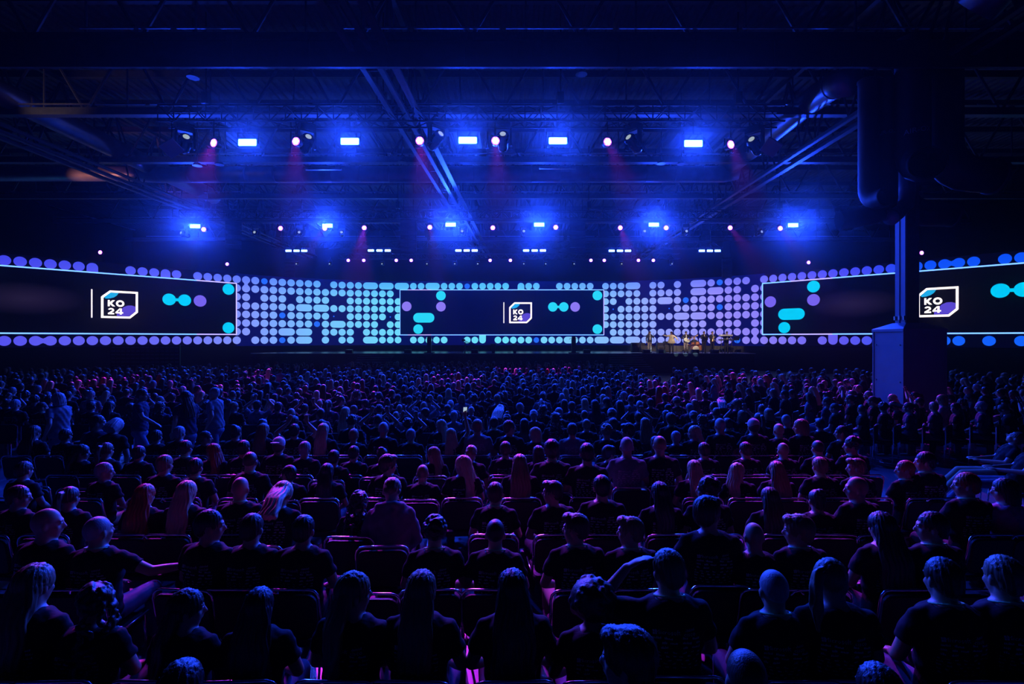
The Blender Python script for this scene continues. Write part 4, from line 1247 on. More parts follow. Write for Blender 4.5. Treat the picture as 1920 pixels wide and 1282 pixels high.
# the nearest rows, placed one by one: (pixel x, pixel y of the crown, hair, pose, extras)
ROWS = [
 (2.25, [(1180, 1195, 'thick_brown', 'left', {}), (1405, 1236, 'buzz_brown', 'still', {}), (1660, 1262, 'short_black', 'still', {}), (330, 1255, 'short_black', 'still', {'dark': 1})]),
 (3.15, [(52, 1068, 'long_light', 'still', {}), (168, 1104, 'longcurly_brown', 'left', {}), (345, 1114, 'long_brown', 'right', {}), (482, 1112, 'longer_black', 'still', {}), (660, 1082, 'longside_light', 'right', {}),
         (787, 1080, 'long_light', 'still', {}), (962, 1078, 'longer_black', 'still', {}), (1112, 1088, 'afro_black', 'still', {'deep': 1}), (1256, 1040, 'short_light', 'armhead', {'lan': 1}),
         (1456, 1078, 'buzz_grey', 'still', {'lan': 1}), (1565, 1056, 'tail_light', 'right', {}), (1778, 1056, 'short_brown', 'still', {'lan': 1}), (1893, 1052, 'short_light', 'still', {'lan': 1})]),
 (4.2, [(82, 958, '', 'right', {}), (187, 970, 'buzz_grey', 'armout', {'lan': 1}), (388, 962, 'short_black', 'right', {'dim': 1}), (468, 969, 'short_brown', 'still', {}), (566, 972, 'short_black', 'still', {}),
        (815, 975, 'curly_black', 'still', {'lan': 1}), (928, 979, 'buzz_black', 'still', {'lan': 1}), (1081, 968, 'tidy_brown', 'left', {'lan': 1}), (1184, 974, 'tidy_light', 'left', {'lan': 1}),
        (1330, 938, 'thick_brown', 'right', {}), (1417, 985, '', 'still', {}), (1500, 972, 'thick_light', 'left', {'lan': 1}), (1660, 966, 'longer_black', 'still', {}), (1752, 965, 'short_black', 'left', {'lan': 1})]),
 (5.3, [(30, 914, 'short_brown', 'right', {}), (126, 916, 'tail_brown', 'still', {}), (268, 912, 'longer_red', 'still', {}), (346, 906, 'long_blond', 'still', {}), (448, 898, '', 'still', {'lan': 1}),
        (532, 914, 'longside_blond', 'down', {}), (672, 926, 'longcurly_black', 'still', {}), (741, 908, 'short_light', 'down', {'hood': 1}), (928, 908, 'short_brown', 'still', {'lan': 1}),
        (1038, 905, 'tidy_black', 'left', {}), (1129, 895, 'short_black', 'still', {}), (1240, 908, 'long_black', 'still', {}), (1328, 900, 'curly_black', 'left', {}), (1446, 918, 'longer_brown', 'still', {}),
        (1534, 922, 'bun_black', 'still', {}), (1611, 897, '', 'left', {}), (1816, 890, 'short_red', 'left', {'lan': 1}), (1889, 901, 'bob_black', 'left', {'pink': 1})]),
 (6.45, [(40, 868, 'short_brown', 'still', {}), (193, 870, 'short_grey', 'right', {}), (305, 856, 'short_light', 'still', {}), (364, 862, 'short_black', 'still', {'lan': 1}), (467, 850, 'buzz_brown', 'still', {'lan': 1}),
         (540, 875, 'short_black', 'left', {'lan': 1}), (612, 872, 'long_black', 'still', {}), (727, 856, 'thick_brown', 'right', {}), (792, 874, 'buzz_light', 'still', {'lan': 1}), (868, 857, 'longer_blond', 'left', {}),
         (975, 855, 'longer_light', 'still', {}), (1035, 828, 'thick_black', 'still', {'lan': 1}), (1101, 834, 'short_black', 'still', {}), (1176, 822, 'buzz_grey', 'still', {'blue': 1}), (1238, 820, 'buzz_light', 'still', {}),
         (1303, 866, 'long_blond', 'still', {}), (1385, 871, 'long_blond', 'right', {}), (1458, 868, 'longer_light', 'still', {}), (1540, 860, 'short_light', 'still', {'lan': 1}), (1608, 862, 'tidy_light', 'left', {'lan': 1}),
         (1700, 866, 'short_red', 'left', {'lan': 1}), (1738, 850, 'short_black', 'left', {'lan': 1})]),
 (7.5, [(150, 836, 'long_black', 'right', {}), (196, 832, 'tail_brown', 'still', {}), (258, 838, 'short_black', 'still', {}), (345, 828, 'short_black', 'still', {'lan': 1}), (398, 834, 'longer_red', 'left', {}), (455, 828, 'short_black', 'still', {}),
        (521, 822, 'capback_white', 'still', {}), (570, 830, 'short_grey', 'still', {}), (625, 846, 'short_black', 'still', {}), (662, 838, 'short_black', 'still', {}), (716, 842, 'bun_brown', 'still', {}), (812, 840, 'long_light', 'left', {}), (882, 842, 'short_light', 'down', {}),
        (948, 830, 'short_brown', 'still', {}), (1010, 838, 'long_brown', 'still', {}), (1142, 838, 'thick_black', 'right', {}), (1322, 832, 'short_brown', 'still', {}), (1400, 831, 'short_brown', 'still', {}), (1471, 832, '', 'still', {}), (1536, 828, 'buzz_brown', 'still', {'lan': 1}), (1600, 822, 'curly_black', 'left', {})]),
 (8.7, [(60, 800, 'long_brown', 'still', {}), (120, 806, 'short_black', 'still', {}), (181, 780, 'short_brown', 'right', {'navy': 1}), (220, 792, 'bob_grey', 'down', {}), (292, 808, 'short_brown', 'still', {}), (334, 801, 'short_grey', 'still', {}), (384, 810, 'short_brown', 'right', {}), (440, 800, 'bun_black', 'still', {}),
        (492, 796, 'long_light', 'still', {}), (552, 796, 'short_black', 'hands', {}), (605, 796, 'long_blond', 'still', {}), (662, 806, 'short_light', 'still', {}), (718, 793, 'buzz_grey', 'still', {}), (770, 806, 'short_grey', 'still', {'lan': 1}), (845, 804, 'longer_blond', 'armup', {'phone': 1}),
        (895, 788, 'short_light', 'still', {'blue': 1}), (955, 790, 'short_brown', 'right', {}), (1003, 803, 'bob_blond', 'left', {}), (1073, 795, 'short_brown', 'still', {'blue': 1}), (1138, 798, 'curly_light', 'still', {}), (1178, 796, 'thick_black', 'left', {}),
        (1230, 820, 'long_brown', 'still', {}), (1268, 810, 'short_grey', 'still', {}), (1303, 800, 'long_blond', 'left', {}), (1352, 786, 'buzz_grey', 'still', {}), (1415, 787, 'cap_white', 'still', {}), (1462, 796, 'buzz_blond', 'still', {'lan': 1}), (1504, 788, 'bob_light', 'left', {}), (1580, 800, 'short_black', 'left', {})]),
]
NEAR_TOTAL = sum(len(r[1]) for r in ROWS)
rnd = random.Random(11)
def seat_label(hw, k, n, row, extra=''):
    return f"{hw}{extra}, {ORD[k]} from left in seated row {row}"
ROWN = ['one', 'two', 'three', 'four', 'five', 'six', 'seven', 'eight', 'nine', 'ten', 'eleven', 'twelve', 'thirteen', 'fourteen']
used = {}
NP = 0
chairs = []
for ri, (Zr, ppl) in enumerate(ROWS):
    ppl = sorted(ppl)
    for k, (px, py, hr, pose, ex) in enumerate(ppl):
        hgt = CAM_H-(py-634)*Zr/960
        base = {'down': 1.20, 'slouch': 1.2}.get(pose, 1.295)
        if hr.startswith('afro'): base = 1.37
        sc = min(1.12, max(.93, hgt/base))
        Z = (CAM_H-base*sc)*960/(py-634)
        X = (px-960)*Z/960
        sh = 'blue' in ex and 'grey_cotton' or 'navy' in ex and 'navy_cotton' or 'pink' in ex and 'pink_cotton' or 'black_cotton'
        cloth = {'grey_cotton': ', pale shirt', 'navy_cotton': ', navy jumper', 'pink_cotton': ', pink top', 'black_cotton': ''}[sh]
        if 'hood' in ex: cloth = ', grey hoodie, head down'
        act = {'armhead': ', hand on head', 'armup': ', one arm raised', 'armout': ', arm stretched out', 'hands': ', hands up', 'left': ', looking left', 'right': ', looking right', 'down': ', head down' if 'hood' not in ex else '', 'still': ''}[pose]
        side = 'person'
        lab = f"{hair_words(hr)}{cloth}{act}, {ORD[k+1]} from left in row {ROWN[ri]}"
        # shoulders and hips sit a little behind the crown when the head is over the knees
        yaw = rnd.uniform(-5, 5)
        offy = -.02
        if pose == 'down': offy = -.30
        if pose == 'left': yaw += 6
        if pose == 'right': yaw -= 6
        pr = sh == 'black_cotton' or 'blue' in ex
        b = person(pose, hr, (X, Z+offy, 0), yaw, sc, lab, None, sh, pr, True, rnd.choice(('dark_denim', 'denim', 'denim', 'khaki')), 'lan' in ex, 'skin_deep' if 'deep' in ex else 'skin',
                   'hoodie' if 'hood' in ex else 't_shirt', pose in ('left', 'right'))
        NP += 1
        if 'phone' in ex or pose == 'armup':
            w = b.matrix_basis @ (kit(pose)['arms'][1][2]+Vector((0, .0, .10)))
            ph = empty('phone', w, (R(10), 0, R(20)))
            obj('phone_case', MB().rbox((0, .02, 0), (.075, .01, .15), .01), M['black_plastic'], ph); obj('phone_screen', MB().rbox((0, .013, 0), (.066, .003, .135), .006), M['phone' if 'phone' in ex else 'phone_green'], ph)
            tag(ph, 'lit phone held up by the long-haired blond person mid-audience' if 'phone' in ex else 'dim phone held up at the right edge of row two', 'phone')
        chairs.append((X, Z+offy-.02, yaw*.5, ri, k+1, ex))
EMPTY_CH = [(640, 1003, 5.1), (733, 1001, 5.1), (862, 1003, 5.2), (705, 1096, 4.1), (290, 1092, 4.15), (965, 945, 6.2), (640, 868, 7.3), (585, 870, 7.2), (835, 868, 7.4), (1395, 1086, 4.2), (1290, 1086, 4.15), (90, 885, 6.9), (170, 888, 6.8), (1170, 882, 6.9), (1515, 1098, 4.1), (1240, 796, 9.4), (1350, 1150, 3.4)]
for i, (px, py, Z) in enumerate(EMPTY_CH):
    X = (px-960)*Z/960
    if any(math.hypot(X-c[0], Z-c[1]) < .42 for c in chairs): continue
    chair((X, Z, 0), 0, f"empty black chair, {ORD[int(sum(1 for q in EMPTY_CH if q[0] <= px))]} from left among the empty seats", 'empty audience chairs', Z < 6)
for (X, Y, yw, ri, k, ex) in chairs:
    chair((X, Y, 0), yw, f"black padded chair under the {ORD[k]} person from left, row {ROWN[ri]} from camera", 'occupied audience chairs', ri < 3)

# rows further back on a regular grid, still one object each up to three hundred people
HK = ['short_black', 'short_black', 'short_brown', 'short_brown', 'short_light', 'buzz_brown', 'thick_brown', 'tidy_black', 'long_blond', 'long_brown', 'longer_light', 'tail_brown', 'bun_brown', 'bob_light', 'curly_black', 'short_grey', 'long_black', 'longcurly_brown', 'buzz_grey', '']
PK = ['still']*9+['left', 'right', 'down']*2+['hands']
def in_gap(X, Y):
    if 6.0 < X < 7.5: return True                                  # aisle on the right
    if -11.3 < X < -9.9 and Y > 12: return True                    # aisle on the left
    if X < -4.8 and 9.1 < Y < 11.2: return True                    # cross aisle where people walk
    if 11.0 < X < 13.4 and 14.3 < Y < 17: return True              # column casing
    if X > 7.5 and Y < 11.0: return True
    return False
far = []; farc = []
Y = 9.75; row = 7
indiv = []
while Y < 33:
    span = Y*1.04+.5
    x = -span+rnd.uniform(0, .4)
    ymax = (33-.012*x*x)
    while x < span:
        if not in_gap(x, Y) and Y < (33-.011*x*x if x < 7 else 26-.006*x*x) and rnd.random() > (.05 if Y < 20 else .03):
            d = (x+rnd.uniform(-.06, .06), Y+rnd.uniform(-.07, .07))
            indiv.append((d[0], d[1], row, x > 7.4))
        x += .56 if Y < 20 else .54
    Y += 1.04; row += 1
b0 = MB().rbox((0, -.215, .66), (.46, .045, .36), .06).box((0, .06, .405), (.46, .43, .05)); mi0 = len(b0.f)
for sx in (-.22, .22):
    for sy2 in (-.18, .24): b0.box((sx, sy2, .2), (.02, .02, .4), None, 1)
    b0.box((sx*1.08, -.2, .55), (.02, .02, .5), None, 1)
MIDCH = b0.mesh('chair', [M['chair_pad'], M['chrome']])
indiv.sort(key=lambda t: (t[2], t[0]))
RIGHT_EXTRA = [(1590, 758, 11.6, 52), (1545, 742, 12.6, 50), (1655, 743, 12.6, 40)]
cnt = {}
LIM = 300-NP-12
n_i = 0; prev = None
for (X, Yp, rw, rt) in indiv:
    if n_i < LIM and rw < 12:
        key = (rw, rt); cnt[key] = cnt.get(key, 0)+1
        hr = rnd.choice(HK); pose = rnd.choice(PK); yaw = rnd.uniform(-6, 6)+(48 if rt else 0)-X*.6
        sc = rnd.uniform(.95, 1.06)
        blk = 'right block' if rt else 'main block'
        act = {'left': ' turned left', 'right': ' turned right', 'down': ' leaning forward', 'still': '', 'hands': ' with raised hands'}[pose]
        lab = f"{hair_words(hr)}{act}, {ORD[cnt[key]]} from left, row {ROWN[rw]}{', right block' if rt else ''}"
        person(pose, hr, (X, Yp-(.25 if pose == 'down' else 0), 0), yaw, sc, lab, None, rnd.choice(('black_cotton',)*6+('navy_cotton', 'grey_cotton')), rnd.random() < .6, False, rnd.choice(('dark_denim', 'denim', 'denim', 'khaki')), rnd.random() < .3)
        n_i += 1
        co_ = link('chair', MIDCH, None, (X, Yp-.02, 0), (0, 0, R(yaw))); tag(co_, f"black chair under the {ORD[cnt[key]]} person from left, row {ROWN[rw]}{', right block' if rt else ''}", 'chair', 'occupied audience chairs')
    else:
        far.append((X, Yp, rt)); farc.append((X, Yp, rw, rt))
# walkers in the cross aisle on the left and a few standing figures
WALK = [(112, 742, 9.6, 80, 'bob_grey', 'grey_cotton', 'person in pale shirt walking through the left aisle, nearest the left edge'),
        (405, 712, 10.6, 85, 'short_grey', 'grey_cotton', 'person in pale shirt walking across in front of dark seats, left of centre'),
        (262, 738, 10.3, -70, 'short_brown', 'navy_cotton', 'person in dark jumper walking between the two pale-shirted walkers'),
        (350, 742, 9.9, 60, 'long_brown', 'navy_cotton', 'long-haired person in dark jumper walking beside the pale-shirted walker')]
POSE['stroll'] = dict(lean=3, yaw=0, pitch=4, L=((-.25, -.10, .76), (-.24, .02, .56), (0, .3, -1)), R=((.25, .10, .78), (.22, .30, .66), (0, .8, -.4)))
for (px, py, Z, yw, hr, sh, lab) in WALK:
    person('stroll', hr, ((px-960)*Z/960, Z, 0), yw, 1.0, lab, None, sh, False, True, 'denim', stand='walk')
# right edge: people lounging beside the aisle
EDGE = [((1868, 800, 8.6), 62, 'short_brown', 'slouch', 'khaki', 'shoe_white', 'person in khaki trousers and pale sneakers lounging with legs out, right edge'),
        ((1902, 812, 8.0), 60, 'curly_black', 'slouch', 'denim', 'shoe_white', 'person in blue jeans with legs out at the far right edge'),
        ((1655, 748, 12.9), 10, 'thick_black', 'down', 'dark_denim', 'shoe_dark', 'dark figure leaning forward directly in front of the casing column')]
for ((px, py, Z), yw, hr, pose, pt, shoe, lab) in EDGE:
    X = (px-960)*Z/960
    person(pose, hr, (X, Z, 0), yw, 1.0, lab, None, 'black_cotton', False, True, pt, False, shoes=shoe, eyes=True)
    chair((X, Z, 0), yw, 'black chair under the '+lab.replace('person in ', 'one in ')[:60].rsplit(' ', 1)[0], 'occupied audience chairs', True)

# chairs of the rows further back and the crowd beyond: masses nobody could count
def bake_far(people):
    protos = []
    rr = random.Random(21)
    specs = [('still', 'short_black'), ('still', 'short_brown'), ('left', 'short_light'), ('right', 'short_black'), ('still', 'long_blond'), ('still', 'long_brown'), ('down', 'short_brown'),
             ('still', 'bob_light'), ('still', 'short_grey'), ('still', 'longer_red'), ('left', 'long_black'), ('still', 'bun_brown')]
    slot = {'skin': 0, 'black_cotton': 1, 'hair_black': 2, 'hair_brown': 3, 'hair_light': 4, 'hair_blond': 5, 'hair_grey': 6, 'hair_red': 7, 'dark_denim': 8, 'grey_cotton': 9, 'denim': 10}
    def low(me, mtx, ratio, sl):
        o = bpy.data.objects.new('t', me.copy()); COL.objects.link(o)
        d = o.modifiers.new('d', 'DECIMATE'); d.ratio = ratio
        dg = bpy.context.evaluated_depsgraph_get(); dg.update()
        m2 = bpy.data.meshes.new_from_object(o.evaluated_get(dg)); bpy.data.objects.remove(o)
        m2.transform(mtx)
        v = np.empty(len(m2.vertices)*3, 'f'); m2.vertices.foreach_get('co', v)
        f = [tuple(p.vertices) for p in m2.polygons]
        m2.calc_loop_triangles(); t = np.empty(len(m2.loop_triangles)*3, 'i'); m2.loop_triangles.foreach_get('vertices', t)
        return v.reshape(-1, 3), t.reshape(-1, 3), np.full(len(m2.loop_triangles), sl, 'i')
    cache = {}
    for pose, hr in specs:
        k = kit(pose); I = Matrix()
        if pose not in cache: cache[pose] = [low(k['body'], I, .022, 0), low(k['shirt'], I, .03, 1), low(k['pants'], I, .03, 8)]
        pcs = cache[pose]+[low(hair(hr), k['H'], .10, slot['hair_'+hr.rsplit('_', 1)[1]])]
        vs, ts, ms, o = [], [], [], 0
        for v, t, m in pcs: vs.append(v); ts.append(t+o); ms.append(m); o += len(v)
        protos.append((np.concatenate(vs), np.concatenate(ts), np.concatenate(ms)))
    V, T_, Ms, o = [], [], [], 0
    for (X, Y, rt) in people:
        v, t, m = protos[rr.choice((0, 0, 0, 1, 1, 2, 3, 4, 4, 5, 5, 6, 7, 8, 9, 10 if rr.random() < .3 else 1, 11))]
        a = R((48 if rt else 0)-X*.9+rr.uniform(-8, 8)); s = rr.uniform(.94, 1.07)
        c, sn = math.cos(a)*s, math.sin(a)*s
        q = v @ np.array([[c, sn, 0], [-sn, c, 0], [0, 0, s]], 'f') + np.array([X, Y, 0], 'f')
        m = m.copy(); u = rr.random()
        if u < .1: m[m == 1] = 9
        if rr.random() < .4: m[m == 8] = 10
        V.append(q); T_.append(t+o); Ms.append(m); o += len(v)
    V = np.concatenate(V); T_ = np.concatenate(T_); Ms = np.concatenate(Ms)
    me = bpy.data.meshes.new('seated_crowd')
    me.vertices.add(len(V)); me.vertices.foreach_set('co', V.ravel())
    me.loops.add(len(T_)*3); me.loops.foreach_set('vertex_index', T_.ravel().astype('i'))
    me.polygons.add(len(T_)); me.polygons.foreach_set('loop_start', np.arange(0, len(T_)*3, 3, dtype='i'))
    me.polygons.foreach_set('loop_total', np.full(len(T_), 3, 'i'))
    for n_ in slot: me.materials.append(M[n_])
    me.polygons.foreach_set('material_index', Ms); me.polygons.foreach_set('use_smooth', np.ones(len(T_), bool))
    me.update(); me.validate()
    return me
co = link('seated_crowd', bake_far(far))
tag(co, 'dense mass of seated people filling the hall up to the stage', 'crowd', None, 'stuff')
cb = MB(); CV = []; 
def add_mesh(mb, me, loc, yaw):
    m4 = TR4(loc) @ RZ(yaw); mb.add([m4 @ v.co for v in me.vertices], [tuple(p.vertices) for p in me.polygons])
for (X, Yp, rw, rt) in farc:
    if Yp > 19: continue
    yw = (48 if rt else 0)-X*.6
    m4 = TR4((X, Yp-.02, 0)) @ RZ(yw)
    b0 = MB().box((0, -.215, .66), (.46, .04, .36)).box((0, .06, .405), (.46, .43, .05))
    for sx in (-.22, .22):
        for sy2 in (-.18, .24): b0.box((sx, sy2, .2), (.02, .02, .4))
    cb.add([m4 @ Vector(v) for v in b0.v], b0.f)
tag(obj('rows_of_chairs', cb, M['chair_pad']), 'rows of black chairs under the people further back', 'chairs', None, 'stuff')

# ------------------------------------------------------------------ the band and things on stage
def sx_(px, Y): return (px-960)*Y/960
POSE['singer'] = dict(lean=2, yaw=10, pitch=0, L=((-.28, .08, .80), (-.16, .30, .90), (.2, 1, .2)), R=((.27, -.02, .74), (.29, .08, .50), (0, .2, -1)))
POSE['guitar'] = dict(lean=6, yaw=15, pitch=8, L=((-.34, .10, .80), (-.40, .30, .88), (.3, .6, .6)), R=((.32, -.02, .78), (.10, .20, .66), (-1, .3, -.2)))
POSE['sax'] = dict(lean=0, yaw=0, pitch=0, L=((-.27, .06, .80), (-.03, .24, .82), (.7, .5, -.1)), R=((.27, .06, .76), (.05, .27, .58), (-.7, .5, -.2)))
POSE['keys'] = dict(lean=8, yaw=0, pitch=14, L=((-.26, .05, .76), (-.20, .34, .64), (.1, 1, -.2)), R=((.26, .05, .76), (.20, .34, .64), (-.1, 1, -.2)))
POSE['dance'] = dict(lean=18, yaw=-25, pitch=10, L=((-.36, .12, .86), (-.52, .26, .70), (-.6, .5, -.3)), R=((.38, .02, .95), (.60, .12, 1.05), (.8, .3, .3)))
POSE['drum'] = dict(lean=8, yaw=0, pitch=8, L=((-.30, .10, .84), (-.24, .36, .90), (.2, .9, .5)), R=((.30, .10, .84), (.22, .38, .80), (-.2, .9, .2)))
def performer(pose, px, Y, yaw, hr, label, top='suit_black', bottom='suit_black', front=None, stand='stand', coat=None, z=None):
    k = kit(pose, stand)
    b = link('person', k['body'], None, (sx_(px, Y), Y, ST if z is None else z), (0, 0, R(yaw)))
    h = link('hair', hair(hr), b); h.matrix_local = k['H']
    key = 'jk_'+pose+(coat or '')
    if key not in KIT:
        KIT[key] = shirt_mesh('jacket', k['T'], k['arms'], .022, True, False, .40 if stand else .48, top)
    j = link('jacket', KIT[key], b)
    if front:
        bv = BVHTree.FromPolygons([v.co for v in KIT[key].vertices], [list(p.vertices) for p in KIT[key].polygons])
        m = MB(); T = k['T']; vs = []
        for zz in (1.05, .97, .88, .79, .70, .62):
            for x in (-.075*(1.06-zz)*2.2-.012, .075*(1.06-zz)*2.2+.012) if zz > .9 else (-.045, .045):
                o = T @ Vector((x, .6, zz)); d = (T.to_3x3() @ Vector((0, -1, 0))).normalized(); hit = bv.ray_cast(o, d)[0] or T @ Vector((x, .14, zz)); vs.append(hit-d*.006)
        m.add(vs, [(2*i, 2*i+1, 2*i+3, 2*i+2) for i in range(5)])
        me = m.mesh('shirt_front', [M[front]]); link('shirt_front', me, b)
    t = link('trousers', k['pants'], b); omat(t, bottom)
    for q in k['shoes']: link('shoe', q, b)
    e = link('eyes', EYE, b); e.matrix_local = k['H']
    if coat:
        m = MB(); T = k['T']; st_ = 0
        rg = [((0, 0, .36), .30, .22), ((0, 0, .48), .27, .20), ((0, 0, .6), .23, .17), ((0, 0, .72), .19, .145)]
        m.loft(rg, 26)
        for i, v in enumerate(m.v):
            v = Vector(v); r_ = 1+.08*math.sin(math.atan2(v.y, v.x)*7); m.v[i] = tuple(T @ Vector((v.x*r_, v.y*r_, v.z)))
        link('coat_skirt', m.mesh('coat_skirt', [M['cream']], True), b)
    return tag(b, label, 'person', 'band on the stage')
M['patterned'] = mat('patterned_cloth', (.30, .26, .26), .8, vary=.95, scale=16)
performer('singer', 1218, 41.7, 182, 'long_brown', 'singer in patterned trousers at a microphone stand, leftmost of the band', 'navy_cotton', 'patterned', 'shirt_white')
performer('dance', 1259, 41.9, 160, 'thick_brown', 'dancer in a swinging cream coat, second from left of the band', 'cream', 'dark_denim', None, coat='c')
performer('guitar', 1286, 41.6, 172, 'short_black', 'guitarist with a white guitar in the middle of the band', 'suit_black', 'patterned', 'shirt_white')
performer('sax', 1320, 41.9, 176, 'short_brown', 'wind player in black suit beside a music stand, right of the guitarist', front='shirt_white')
performer('sax', 1335.5, 41.9, 190, 'tidy_black', 'saxophone player in black suit left of the keyboards', front='shirt_white')
performer('keys', 1362, 42.1, 180, 'short_black', 'keyboard player in black suit behind a white keyboard', front='shirt_white')
performer('drum', 1301, 43.6, 180, 'short_brown', 'drummer sitting behind the drum kit, hidden behind the guitarist', 'navy_cotton', 'dark_denim', None, stand=None, z=ST+.05)
obj_st = lambda nm, px, Y, yaw, z=0: empty(nm, (sx_(px, Y), Y, ST+z), (0, 0, R(yaw)))
# guitar (front faces local +y; owner rotated towards the hall)
g = obj_st('electric_guitar', 1286.5, 41.34, 172, 1.08)
rt = Matrix.Rotation(R(-28), 3, 'Y')
m = MB().ell((-.0, 0, 0), (.19, .025, .16), rt, 20, 10).ell(rt @ Vector((-.17, 0, .0)), (.15, .025, .13), rt, 18, 10); m = remeshed(m, 'body', .015, 2, [M['guitar_white']])
link('guitar_body', m, g)
n1 = rt @ Vector((-.02, .03, 0)); 
neck = MB().box(rt @ Vector((.0, .0, 0)), (.001, .001, .001))
nk = MB(); a_, b_ = Vector((-.1, .035, -.05)), Vector((-.78, .05, .32)); nk.cyl(a_, b_, .026, .022, 8); obj('neck', nk, M['wood'], g)
hd = MB().box(b_+Vector((-.06, 0, .04)), (.16, .02, .08), Matrix.Rotation(R(28), 3, 'Y')); obj('headstock', hd, M['wood'], g)
tag(g, 'white electric guitar held by the guitarist, neck pointing up to the right', 'guitar')
# saxophone
g = obj_st('saxophone', 1335.5, 41.62, 190, 0)
m = MB().tube([(0, .0, 1.42), (0, .06, 1.44), (.01, .10, 1.38), (.03, .12, 1.2), (.05, .13, .98), (.06, .12, .84), (.09, .16, .76), (.13, .22, .80), (.15, .25, .92), (.16, .27, 1.02)], [.008, .012, .016, .025, .034, .042, .048, .055, .07, .10], 12)
obj('horn', m, M['brass'], g, smooth=True)
m = MB()
for k in range(8): m.cyl((.02+.004*k, .155+.002*k, 1.3-.055*k), (.02+.004*k, .175+.002*k, 1.3-.055*k), .016, n=8)
obj('key_cups', m, M['brass'], g)
tag(g, 'brass saxophone held by the player left of the keyboards', 'saxophone')
# trumpet-like horn of the wind player
g = obj_st('trumpet', 1319.5, 41.62, 178, 1.36)
m = MB().tube([(0, -.02, 0), (0, .2, -.02), (0, .36, -.04), (0, .42, -.045), (0, .46, -.05)], [.008, .01, .014, .03, .06], 10); m.tube([(0, .1, -.01), (0, .12, -.08), (0, .26, -.09), (0, .28, -.03)], .008, 6)
for k in range(3): m.cyl((0, .14+.04*k, .03), (0, .14+.04*k, -.1), .012, n=8)
tag(obj('trumpet_tube', m, M['brass'], g) and g, 'small brass horn raised by the wind player', 'trumpet')
# keyboards on a two-tier stand
def kb(px, py, w, label, m_, Y=41.55):
    e = obj_st('keyboard', px, Y, 0, (634-py)*Y/960+CAM_H-ST)
    obj('keyboard_case', MB().box((0, 0, 0), (w, .32, .10)), m_, e); k = MB()
    for i in range(int(w/.024)-4): k.box((-w/2+.06+i*.024, -.02+.1, .055), (.020, .14, .012))
    obj('keys', k, M['shirt_white'], e)['kind'] = 'stuff'
    return tag(e, label, 'keyboard')
kb(1361, 628.5, 1.0, 'white keyboard on the upper tier in front of the keyboard player', M['shirt_white'])
kb(1364, 637, 1.35, 'long dark keyboard on the lower tier in front of the keyboard player', M['black_plastic'])
e = obj_st('keyboard_stand', 1362, 41.55, 0); m = MB()
for s in (-1, 1):
    m.tube([(s*.42, -.12, 0), (s*.42, .0, .9), (s*.40, .02, 1.38)], .02, 6); m.tube([(s*.42, .25, 0), (s*.42, .0, .9)], .02, 6); m.box((s*.42, .02, .99), (.04, .36, .03)); m.box((s*.40, .02, 1.34), (.04, .34, .03))
m.tube([(-.42, 0, .6), (.42, 0, .6)], .015, 6)
obj('stand_frame', m, M['black_metal'], e); tag(e, 'black two-tier stand carrying the keyboards', 'stand')
# drum kit
e = obj_st('drum_kit', 1303, 42.7, 0)
def drum(nm, x, y, z, r, h, ax, mm='drum_shell'):
    a = Vector((x, y, z)); d = Vector(ax).normalized()*h/2
    o = obj(nm, MB().cyl(a-d, a+d, r, n=24).cyl(a-d*1.02, a-d*.85, r*1.04, n=24).cyl(a+d*.85, a+d*1.02, r*1.04, n=24), M[mm], e)
    obj('drum_skin', MB().cyl(a+d*1.03, a+d*1.05, r*.97, n=24) if ax[2] else MB().cyl(a-d*1.05, a-d*1.03, r*.97, n=24), M['drum_head'], o)
drum('bass_drum', 0, 0, .30, .29, .42, (0, 1, 0)); drum('snare_drum', -.42, .3, .62, .18, .15, (0, .15, 1)); drum('tom_drum', -.2, -.05, .76, .15, .2, (0, .3, 1)); drum('tom_drum', .2, -.05, .76, .16, .22, (0, .3, 1)); drum('floor_tom', .55, .3, .42, .22, .42, (0, 0.01, 1))
for (x, y, z, r) in ((-.75, .1, 1.05, .2), (-.5, -.25, 1.25, .22), (.55, -.22, 1.28, .23), (.85, .15, 1.1, .25)):
    m = MB().cyl((x, y, z), (x, y, z+.018), r, r*.2, 24); c = obj('cymbal', m, M['brass'], e)
    s = MB().cyl((x, y, .3), (x, y, z), .012, n=6)
    for k in range(3): s.cyl((x, y, .32), (x+.24*math.cos(2.1*k), y+.24*math.sin(2.1*k), 0), .01, n=6)
    obj('cymbal_stand', s, M['chrome'], c)
tag(e, 'drum kit with brass cymbals behind the guitarist', 'drum kit')
# microphone stands, music stands
def mic(px, Y, label, h=1.45, yaw=0, boom=.0):
    e = obj_st('microphone_stand', px, Y, yaw); m = MB().cyl((0, 0, 0), (0, 0, .025), .13, n=16).cyl((0, 0, 0), (0, 0, h), .012, n=6)
    if boom: m.cyl((0, 0, h), (boom, 0, h+.32), .009, n=6)
    obj('stand_pole', m, M['black_metal'], e); t = Vector((boom, 0, h+(.32 if boom else 0)))
    obj('microphone', MB().cyl(t, t+Vector((.0, .14, .05)), .016, .02, 8).ell(t+Vector((0, .16, .06)), .03), M['alu'], e)
    tag(e, label, 'microphone stand', 'microphone stands on stage')
mic(1226, 41.4, 'straight microphone stand right of the singer', 1.5)
mic(1268, 41.6, 'microphone stand with raised boom beside the cream-coated dancer', 1.4, 0, .4)
mic(1247, 41.5, 'low microphone stand between singer and dancer', .8)
mic(1345, 41.4, 'microphone stand right of the saxophone player', 1.0)
